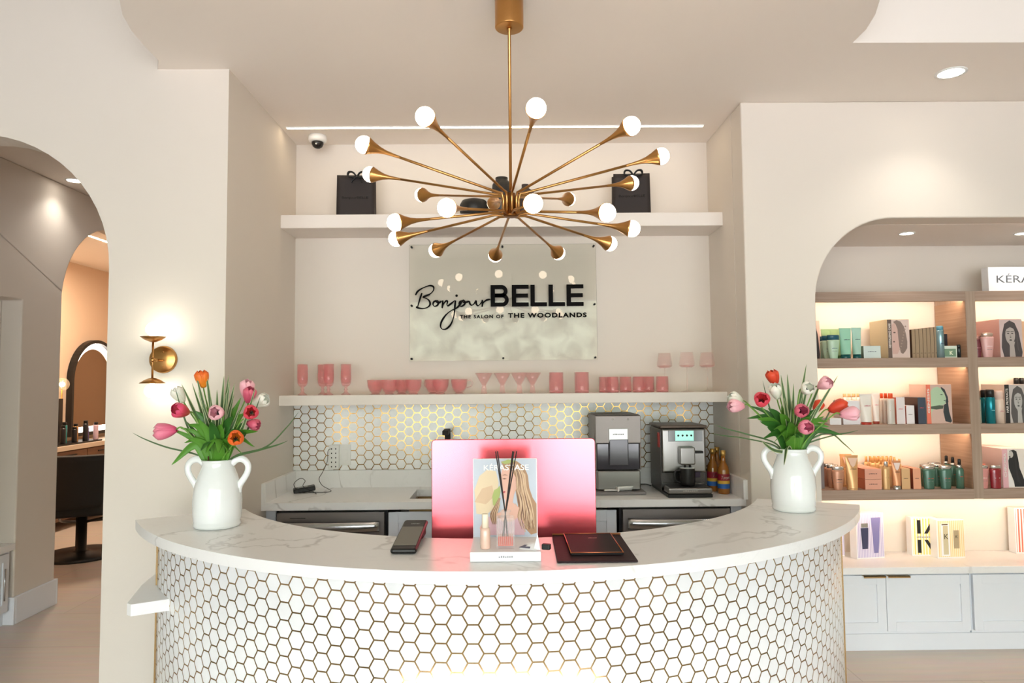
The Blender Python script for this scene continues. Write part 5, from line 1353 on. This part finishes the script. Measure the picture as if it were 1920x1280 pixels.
# second shelf, right bay
item(1829, 1838, 732, 1, 'bottle', 'slim silver bottle at the divider, middle right bay', 'bottle', 'teal products in the middle right bay', Y=4.05, body=mat('silver_body', (196, 194, 180), .3, .6), cap=SILVER, cap_h=.27, taper=1.0, cap_w=.6, mark=(70, 70, 60))
item(1838, 1850, 731, 1, 'can', 'teal can with black cap, partly behind its twin', 'can', 'teal products in the middle right bay', Y=4.12, body=mat('teal_metal', (24, 130, 144), .25, .5), cap=M_BLACK, cap_h=.24, mark=None)
item(1847, 1863, 730, 1, 'can', 'teal can with black cap, the front one, middle right bay', 'can', 'teal products in the middle right bay', Y=4.05, body=mat('teal_metal', (24, 130, 144), .25, .5), cap=M_BLACK, cap_h=.24, mark=(120, 200, 210))
item(1863.5, 1879.5, 732, 1, 'can', 'pale pink can with a rose mark, middle right bay', 'can', 'hair sprays on the shelves', Y=4.06, body=pmat((222, 200, 184)), cap=pmat((224, 196, 184)), cap_h=.28, mark=(206, 140, 150))
display(1882.5, 1891, 1926, 720.5, 1, 'block with black lettered spine and black-and-white portrait, middle right bay', (222, 206, 196), (40, 38, 38), (196, 188, 186), (92, 88, 88), (182, 180, 178), 'front', words='HAIR PRODUCTS', d=.2)
for i, px in enumerate((1905, 1915)):
    item(px - 4.5, px + 4.5, 708, 1, 'can', 'tall can with black cap %s the lettered block' % ('behind the left part of', 'behind the right part of')[i], 'can', 'hair sprays on the shelves', Y=4.28, body=pmat((60, 56, 60)), cap=M_BLACK, cap_h=.15, mark=None)

# ---- third shelf
G3 = 'peach and gold products on the bottom product shelf'
item(1528, 1544, 846, 2, 'box', 'dark grey carton glimpsed through the vase handle', 'carton', G3, Y=4.10, col=(120, 112, 114), d=.06, mark=None)
BR = dict(body=mat('bronze_pink', (196, 144, 118), .3, .3), cap=SILVER, cap_h=.15, taper=.66, cap_w=.96, mark=(60, 44, 40))
item(1559, 1582, 874, 2, 'bottle', 'bronze pink bottle with silver cap, front of three', 'bottle', G3, Y=4.05, key='bronze', **BR)
for px, Y, lb in ((1561.5, 4.13, 'bronze pink bottle with silver cap, middle of three'), (1553, 4.19, 'bronze pink bottle with silver cap, rearmost of three')):
    o = copy_tree(PROTO['bronze']); o.location.x = at_y(px, 900, Y).x; o.location.y = Y; o['label'] = lb
GT = dict(body=mat('gold_peach', (222, 172, 120), .3, .25), cap=mat('gold_peach', (222, 172, 120), .3, .25), cap_h=.06, mark=(60, 40, 34), win=pmat((236, 200, 180)))
item(1584, 1608, 853, 2, 'tube', 'golden cream tube with pale arc, front one', 'tube', G3, Y=4.05, **GT)
item(1574, 1596, 851, 2, 'tube', 'golden cream tube standing behind the one with pale arc', 'tube', G3, Y=4.17, key='goldback', **GT)
for i, (p0, lb) in enumerate(((898.5, 'lower of two stacked flat peach cartons'), (875.5, 'upper of two stacked flat peach cartons'))):
    o = item(1622, 1653, p0, 2, 'box', lb, 'carton', G3, Y=4.045, key='pc%d' % i, col=(222, 162, 140), side=(180, 104, 80), d=.24, mark=(80, 56, 56)) if i == 0 else copy_tree(PROTO['pc0'])
    if i: o.location.z = ZS[2] + at_y(1637, 898.5, 4.045).z - ZS[2] + .0008; o['label'] = lb
GB = dict(body=mat('gold_bottle', (214, 172, 120), .3, .25), cap=SILVER, cap_h=.2, taper=.95, cap_w=.6, mark=(60, 44, 40))
item(1654, 1667, 865, 2, 'bottle', 'slim golden bottle with silver cap right of the stacked cartons', 'bottle', G3, Y=4.05, **GB)
for r_i, (Y, n, px0, py) in enumerate(((4.14, 5, 1648, 860), (4.21, 6, 1632, 857), (4.28, 7, 1620, 855))):
    for i in range(n):
        px = px0 + i * (8.6 - r_i * .4)
        nth = ('first', 'second', 'third', 'fourth', 'fifth', 'sixth', 'seventh')[i]
        item(px, px + 7.4, py, 2, 'bottle', 'small golden bottle, %s from the left in the %s row behind the peach cartons' % (nth, ('nearest', 'middle', 'rearmost')[r_i]), 'bottle', 'small golden bottles behind the peach cartons', Y=Y, key='sg%d' % r_i,
             body=mat('gold_bottle', (214, 172, 120), .3, .25), cap=pmat((232, 176, 110), .3, .2), cap_h=.2, taper=.95, cap_w=.62, mark=None)
item(1671, 1688, 863, 2, 'tube', 'peach tube with silver base, middle of the bottom shelf', 'tube', G3, Y=4.05, body=mat('peach_tube', (214, 150, 108), .3, .2), cap=SILVER, cap_h=.14, mark=(60, 40, 34), win=pmat((240, 220, 214)))
item(1690, 1706, 878, 2, 'box', 'tall gold carton with dark mark, bottom shelf', 'carton', G3, Y=4.05, col=(216, 174, 128), side=(176, 120, 84), d=.12, mark=(50, 36, 36))
item(1711.5, 1726, 878, 2, 'box', 'tall peach carton with dark mark, left of the green bottles', 'carton', G3, Y=4.05, col=(228, 164, 132), side=(150, 76, 56), d=.14, mark=(90, 50, 50))
G4 = 'dark green products on the bottom product shelf'
GG = dict(body=mat('green_bottle', (72, 110, 94), .25, .15, coat=.5), cap=SILVER, cap_h=.13, taper=.74, cap_w=.96, mark=(200, 60, 50))
item(1728.5, 1752.5, 873, 2, 'bottle', 'dark green bottle with silver cap, front left one', 'bottle', G4, Y=4.06, key='green', **GG)
for px, Y, lb in ((1773, 4.06, 'dark green bottle with silver cap, front right one'), (1737, 4.14, 'dark green bottle with silver cap just behind the front left one'), (1761, 4.14, 'dark green bottle with silver cap seen between the two front ones'), (1752, 4.22, 'dark green bottle with silver cap, rearmost')):
    o = copy_tree(PROTO['green']); o.location.x = at_y(px, 900, Y).x; o.location.y = Y; o['label'] = lb
def b_dropper(w, h):
    def f(o):
        r = w / 2; M = Matrix.Scale(.75, 4, (0, 1, 0))
        MB().lathe([(0, .0005), (r, .0005), (r, h * .62), (r * .85, h * .68), (r * .5, h * .71), (0, h * .71)], 20, M).build('body', GG['body'], o)
        MB().lathe([(0, h * .70), (r * .66, h * .70), (r * .66, h * .80), (0, h * .80)], 20, M).build('collar', SILVER, o)
        MB().lathe([(0, h * .80), (r * .42, h * .80), (r * .38, h * .97), (r * .25, h), (0, h)], 16, M).build('rubber_bulb', M_BLACK, o)
        smudge((-r * .4, r * .4), -r * .75 - .0006, h * .4, .004, pmat((200, 60, 50)), o, 'label_print', 4)
    return f
for i, (px, top, Y) in enumerate(((1775.5, 855, 4.24), (1787.5, 857, 4.15), (1799.5, 860, 4.06))):
    x = at_y(px, 890, Y).x
    put('dropper', b_dropper(.046, at_y(1799.5, 860, 4.06).z - ZS[2]), x, Y, ZS[2], 'green dropper bottle with black bulb, %s of three' % ('rearmost', 'middle', 'front')[i], 'bottle', 'dropper_bottle', G4)
# third shelf, right bay
item(1833, 1852, 872, 2, 'bottle', 'pink bottle with silver cap, left of the red one', 'bottle', 'red and pink bottles in the bottom right bay', Y=4.05, body=pmat((206, 140, 136)), cap=SILVER, cap_h=.13, taper=.74, cap_w=.96, mark=(236, 220, 226))
item(1855, 1876, 872, 2, 'bottle', 'deep red bottle with silver cap, beside the pink portrait block', 'bottle', 'red and pink bottles in the bottom right bay', Y=4.05, body=pmat((140, 28, 40), .2, 0, .6), cap=SILVER, cap_h=.13, taper=.86, cap_w=.92, mark=(220, 200, 206))
item(1832, 1848, 869, 2, 'bottle', 'pink bottle half hidden behind the pair at the divider', 'bottle', 'red and pink bottles in the bottom right bay', Y=4.15, body=pmat((210, 150, 140)), cap=pmat((226, 140, 120)), cap_h=.13, taper=.8, mark=None)
display(1878, 1888, 1921, 841, 2, 'pink block with lettered spine and long dark hair portrait, bottom right bay', (232, 206, 202), (226, 178, 186), (232, 224, 218), (44, 42, 44), (196, 190, 186), 'back', d=.25, words='CHROMA')

# ---- gift boxes on the bench
def stripes(name, c1, c2, n):
    m = bpy.data.materials.new(name); m.use_nodes = True; t = NT(m); b = m.node_tree.nodes['Principled BSDF']
    co = t.n('ShaderNodeTexCoord'); sp = t.n('ShaderNodeSeparateXYZ'); t.l(co.outputs['Object'], sp.inputs[0])
    f = t.m('GREATER_THAN', t.m('FRACT', t.m('MULTIPLY', sp.outputs[0], n)), .5)
    mx = t.n('ShaderNodeMix', data_type='RGBA'); mx.inputs[6].default_value = srgb(*c1); mx.inputs[7].default_value = srgb(*c2); t.l(f, mx.inputs[0]); t.l(mx.outputs[2], b.inputs['Base Color']); b.inputs['Roughness'].default_value = .4
    return m
ZBN = .4705
def gift(px0, px1, pyt, pyb, Y, label, m, rz, d=.06):
    x0, x1 = at_y(px0, pyb, Y).x, at_y(px1, pyb, Y).x; h = at_y(px0, pyt, Y).z - ZBN; w = x1 - x0
    o = thing('gift_box', label, 'gift box', ((x0 + x1) / 2, Y, ZBN), rz, 'striped gift boxes on the bench')
    MB().box((-w / 2, 0, .0005), (w / 2, d, h)).build('white_carton', M_CARD, o, bevel=.001)
    MB().box((-w / 2 + .006, -.0008, .008), (w / 2 - .002, -.0002, h - .006)).build('striped_front', m, o)
    return o, w, h
def flatp(o, pts, m, name, y=-.0016): MB().prism(pts, y, y + .0006, 'XZ').build(name, m, o)
g, w, h = gift(1604, 1662, 962, 1041, 4.16, 'lilac striped gift box with two printed products, beside the desk end', stripes('lilac_stripes', (228, 224, 240), (184, 178, 216), 95), radians(10))
flatp(g, [(-w * .30, h * .22), (-w * .10, h * .22), (-w * .06, h * .68), (-w * .34, h * .68)], pmat((62, 66, 96), .2), 'printed_bottle'); flatp(g, [(-w * .32, h * .69), (-w * .08, h * .69), (-w * .08, h * .78), (-w * .32, h * .78)], SILVER, 'printed_cap')
flatp(g, [(w * .12, h * .12), (w * .28, h * .12), (w * .38, h * .9), (w * .04, h * .9)], pmat((128, 126, 178), .25), 'printed_tube')
g, w, h = gift(1570, 1584, 985, 1040, 4.22, 'lilac striped gift box mostly hidden behind the desk top end', stripes('lilac_stripes_2', (228, 224, 240), (184, 178, 216), 95), 0)
g, w, h = gift(1711, 1757, 970, 1037, 4.21, 'yellow striped gift box with large black K', stripes('yellow_stripes', (246, 242, 230), (240, 216, 120), 60), radians(-3))
for a_, b_ in ((0.08, .42), (.58, .93)): flatp(g, [(-w * .27, h * a_), (-w * .13, h * a_), (-w * .13, h * b_), (-w * .27, h * b_)], M_BLACK, 'letter_stem')
flatp(g, [(.0, h * .58), (w * .14, h * .58), (w * .46, h * .93), (w * .32, h * .93)], M_BLACK, 'letter_arm'); flatp(g, [(.0, h * .42), (w * .14, h * .42), (w * .46, h * .08), (w * .32, h * .08)], M_BLACK, 'letter_leg')
smudge((-w * .3, w * .3), -.0016, h * .475, .008, pmat((130, 134, 160)), g, 'name_print', 9)
g, w, h = gift(1757, 1811, 974, 1041, 4.15, 'peach striped gift box with a K bottle window', stripes('peach_stripes', (250, 236, 208), (240, 208, 152), 85), radians(4))
flatp(g, [(-w * .36, h * .06), (-w * .04, h * .06), (-w * .04, h * .9), (-w * .36, h * .9)], M_CARD, 'white_window'); flatp(g, [(-w * .28, h * .1), (-w * .10, h * .1), (-w * .10, h * .84), (-w * .28, h * .84)], pmat((206, 198, 166), .25), 'printed_bottle', -.0024)
flatp(g, [(-w * .32, h * .86), (-w * .1, h * .86), (-w * .1, h * .89), (-w * .32, h * .89)], pmat((90, 70, 30)), 'printed_cap', -.0024)
text_mesh('letter', 'K', .03, pmat((50, 44, 30)), g, depth=.0003, height=.03, mtx=Matrix.Translation((-w * .18, -.003, h * .5)))
flatp(g, [(w * .10, h * .25), (w * .30, h * .25), (w * .30, h * .72), (w * .10, h * .72)], pmat((176, 160, 130), .25), 'printed_vial')
text_mesh('letter', 'K', .02, pmat((60, 54, 40)), g, depth=.0003, height=.016, mtx=Matrix.Translation((w * .2, -.0025, h * .52)))
g, w, h = gift(1905, 1955, 952, 1026, 4.24, 'red striped gift box at the right edge of the photo', stripes('red_stripes', (248, 240, 238), (236, 110, 90), 55), 0)
# ------------------------------------------------------------------ corridor bench (left edge) and salon room
bt = MB().box((-3.745, 3.31, .478), (-3.19, 4.59, .518)).build('bench_worktop', M_MARBLE, bevel=.002)
tag(bt, 'marble-look bench top in the corridor recess at the left edge', 'worktop')
cbn = thing('bench_cabinet', 'low white shaker cabinet with bar pull at the left edge of the photo', 'cabinet', (-3.22, 4.58, 0))
MB().box((-.5, -1.26, .09), (0, 0, .477)).build('carcass', M_WHITE, cbn)
MB().box((-.47, -1.25, 0), (-.03, 0, .09)).build('plinth', M_TRIM, cbn)
for i in range(2):
    a, b_ = -.60 * i - .03, -.60 * (i + 1)
    d = MB(); d.box((.001, b_, .10), (.012, a, .465))
    for lo, hi in (((.012, b_, .10), (.020, b_ + .05, .465)), ((.012, a - .05, .10), (.020, a, .465)), ((.012, b_ + .05, .10), (.020, a - .05, .15)), ((.012, b_ + .05, .415), (.020, a - .05, .465))): d.box(lo, hi)
    dd = d.build('door', M_WHITE, cbn, bevel=.001)
    MB().tube([(.04, a - .06, .18), (.04, a - .06, .38)], .005, 8).build('bar_pull', M_STEELL, dd)

VX = -4.70
van = thing('vanity_counter', 'long walnut vanity with drawers under a pale top in the salon', 'vanity', (VX, 8.0, 0))
MB().box((-.45, -1.6, .835), (.0, 1.35, .885)).build('top', mat('vanity_top', (206, 190, 172), .35), van, bevel=.003)
MB().box((-.43, -1.58, .10), (-.03, 1.33, .834)).build('carcass', M_WALNUT, van)
for r_ in range(3):
    for c_ in range(4):
        y0 = -1.57 + c_ * .725; z0 = .60 - r_ * .235
        d = MB().box((-.029, y0 + .004, z0), (-.008, y0 + .718, z0 + .225)).build('drawer', M_WALNUT, van, bevel=.002)
        MB().box((-.0079, y0 + .20, z0 + .175), (.006, y0 + .52, z0 + .19)).build('finger_pull', M_BLACK, d)
MX = -5.14
mi = thing('arched_mirror', 'tall arched mirror with black frame and lit ring on the salon wall', 'mirror', (MX, 8.66, .93))
def archp(w, h, z0=0.0, n=28): return [(w / 2, z0), (w / 2, h - w / 2)] + arc(0, h - w / 2, w / 2, 0, 180, n)[1:] + [(-w / 2, z0)]
def frame(o_, i_, x0, x1, name, m):
    n = len(o_); w = MB()
    for a in range(n):
        b = (a + 1) % n
        for (p, q, s_, t_) in (((x1, *o_[a]), (x1, *o_[b]), (x1, *i_[b]), (x1, *i_[a])), ((x0, *o_[b]), (x0, *o_[a]), (x0, *i_[a]), (x0, *i_[b])), ((x0, *o_[a]), (x0, *o_[b]), (x1, *o_[b]), (x1, *o_[a])), ((x1, *i_[a]), (x1, *i_[b]), (x0, *i_[b]), (x0, *i_[a]))):
            w.face([p, q, s_, t_])
    bmesh.ops.remove_doubles(w.b, verts=w.b.verts, dist=1e-5)
    return w.build(name, m, mi)
A_, B_, C_ = archp(1.0, 1.16), archp(.93, 1.12, .04), archp(.80, 1.05, .10)
frame(A_, B_, 0, .07, 'black_frame', M_BLACK)
frame(B_, C_, .005, .02, 'lit_ring', emit('lit_mirror_ring', (255, 244, 232), 5.0))
MB().prism(archp(.798, 1.049, .101), .002, .008, 'YZ').build('mirror_glass', mat('salon_mirror', (150, 130, 112), .06, 1.0, var=0), mi, tri=True)
gl = thing('globe_wall_light', 'clear globe light on a tall stem left of the arched mirror', 'lamp', (-5.0, 7.86, .886))
MB().lathe([(0, 0), (.05, 0), (.05, .012), (.008, .018), (.008, .60), (0, .60)], 20).build('stem', M_BRASS, gl)
MB().sphere((0, 0, .66), .03, 14).build('bulb', emit('lit_warm_bulb', (255, 214, 160), 12.0), gl)
MB().sphere((0, 0, .66), .075, 24).build('glass_globe', glass_mat('clear_globe', (240, 226, 210), .18, .03), gl)
bb = MB().box((-.02, -.16, 0), (.03, -.02, .50)).build('black_panel', M_BLACK, gl)
ty = MB().box((-5.0, 7.42, .886), (-4.74, 8.22, .902)).build('tray', M_BLACK, bevel=.003); tag(ty, 'black tray holding bottles on the salon vanity', 'tray')
cols = [((186, 150, 100), 'gold', 'bottle nearest the wall edge'), ((22, 20, 26), 'black', 'bottle left of the teal one'), ((30, 130, 130), 'teal', 'bottle on the tray'), ((24, 22, 26), 'black', 'bottle between the teal and amber ones'), ((180, 130, 70), 'amber', 'bottle on the tray'), ((30, 30, 36), 'dark', 'bottle between the amber and purple ones'), ((86, 72, 140), 'purple', 'bottle on the tray'), ((206, 180, 196), 'pale pink', 'bottle at the right end of the tray')]
for i, (c, nm, lb) in enumerate(cols):
    o = put('salon%d' % i, b_bottle(.055, .17 + .03 * (i % 3), pmat(c), M_BLACK, .15, .95, .8, None, 1.0), -4.84 + .05 * (i % 2), 7.47 + i * .10, .9025, '%s %s in the salon' % (nm, lb), 'bottle', 'hair_product_bottle', 'bottles on the salon tray')
# styling chair
sc2 = thing('styling_chair', 'black salon styling chair on a round base, seen through the arch', 'chair', (-3.86, 6.40, 0))
MB().lathe([(0, 0), (.33, 0), (.335, .012), (.31, .028), (.08, .04), (.045, .05), (.045, .38), (0, .38)], 48).build('round_base', M_BLACK, sc2)
MB().box((-.28, -.27, .38), (.28, .27, .52), Matrix.Rotation(radians(25), 4, 'Z')).build('seat', M_BLACKM, sc2, bevel=.04, seg=4)
MR = Matrix.Rotation(radians(25), 4, 'Z')
q = MB(); q.grid(lambda u, v: MR @ Vector(((u - .5) * .54, -.27 - .07 * v + .10 * (2 * u - 1) ** 2, .46 + .46 * v)), 12, 10); q.build('backrest', M_BLACKM, sc2, solid=.07)
for s in (-1, 1):
    MB().tube(smooth_path([MR @ Vector((s * .27, -.24, .50)), MR @ Vector((s * .31, -.18, .66)), MR @ Vector((s * .31, .05, .70)), MR @ Vector((s * .30, .24, .69))], 5), .028, 8, flat=.7).build('armrest', M_BLACKM, sc2)
MB().tube([(.04, 0, .30), (.20, .12, .33), (.24, .13, .345)], [.012, .010, .018], 8).build('pump_lever', M_BLACK, sc2)
ft = MB(); ft.tube(smooth_path([MR @ Vector((-.18, .1, .36)), MR @ Vector((-.2, .40, .25)), MR @ Vector((0, .50, .22)), MR @ Vector((.2, .40, .25)), MR @ Vector((.18, .1, .36))], 5), .012, 8); ft.build('footrest', M_BLACK, sc2)
# linear ceiling light in the salon
p0, p1 = at_z(168, 442, ZC), at_z(200, 453, ZC)
sl_ = thing('linear_light', 'slim lit line light in the salon ceiling beyond the arch', 'light', ((p0.x + p1.x) / 2, (p0.y + p1.y) / 2, ZC))
MB().box((-.014, -.15, -.004), (.014, 1.8, 0)).build('diffuser', M_LED, sl_)
for (x, y, pw_) in ((-4.3, 7.4, 45), (-2.4, 6.2, 3)):  # added fill lights without fixtures, brightening the dark salon and corridor
    l = bpy.data.lights.new('room_fill', 'AREA'); l.energy = pw_; l.shape = 'DISK'; l.size = .5; l.color = (1, .78, .58) if x < -4 else (1, .92, .84)
    lo_ = bpy.data.objects.new('room_fill', l); S.collection.objects.link(lo_); lo_.location = (x, y, ZC - .06)
for y in (8.6, 5.6):  # unseen downlights added to lift the dark corridor
    downlight((-2.3, y, ZC), .05, 'added fill downlight in the corridor ceiling at depth %s, hidden from view' % ('far' if y > 7 else 'near'), 6)
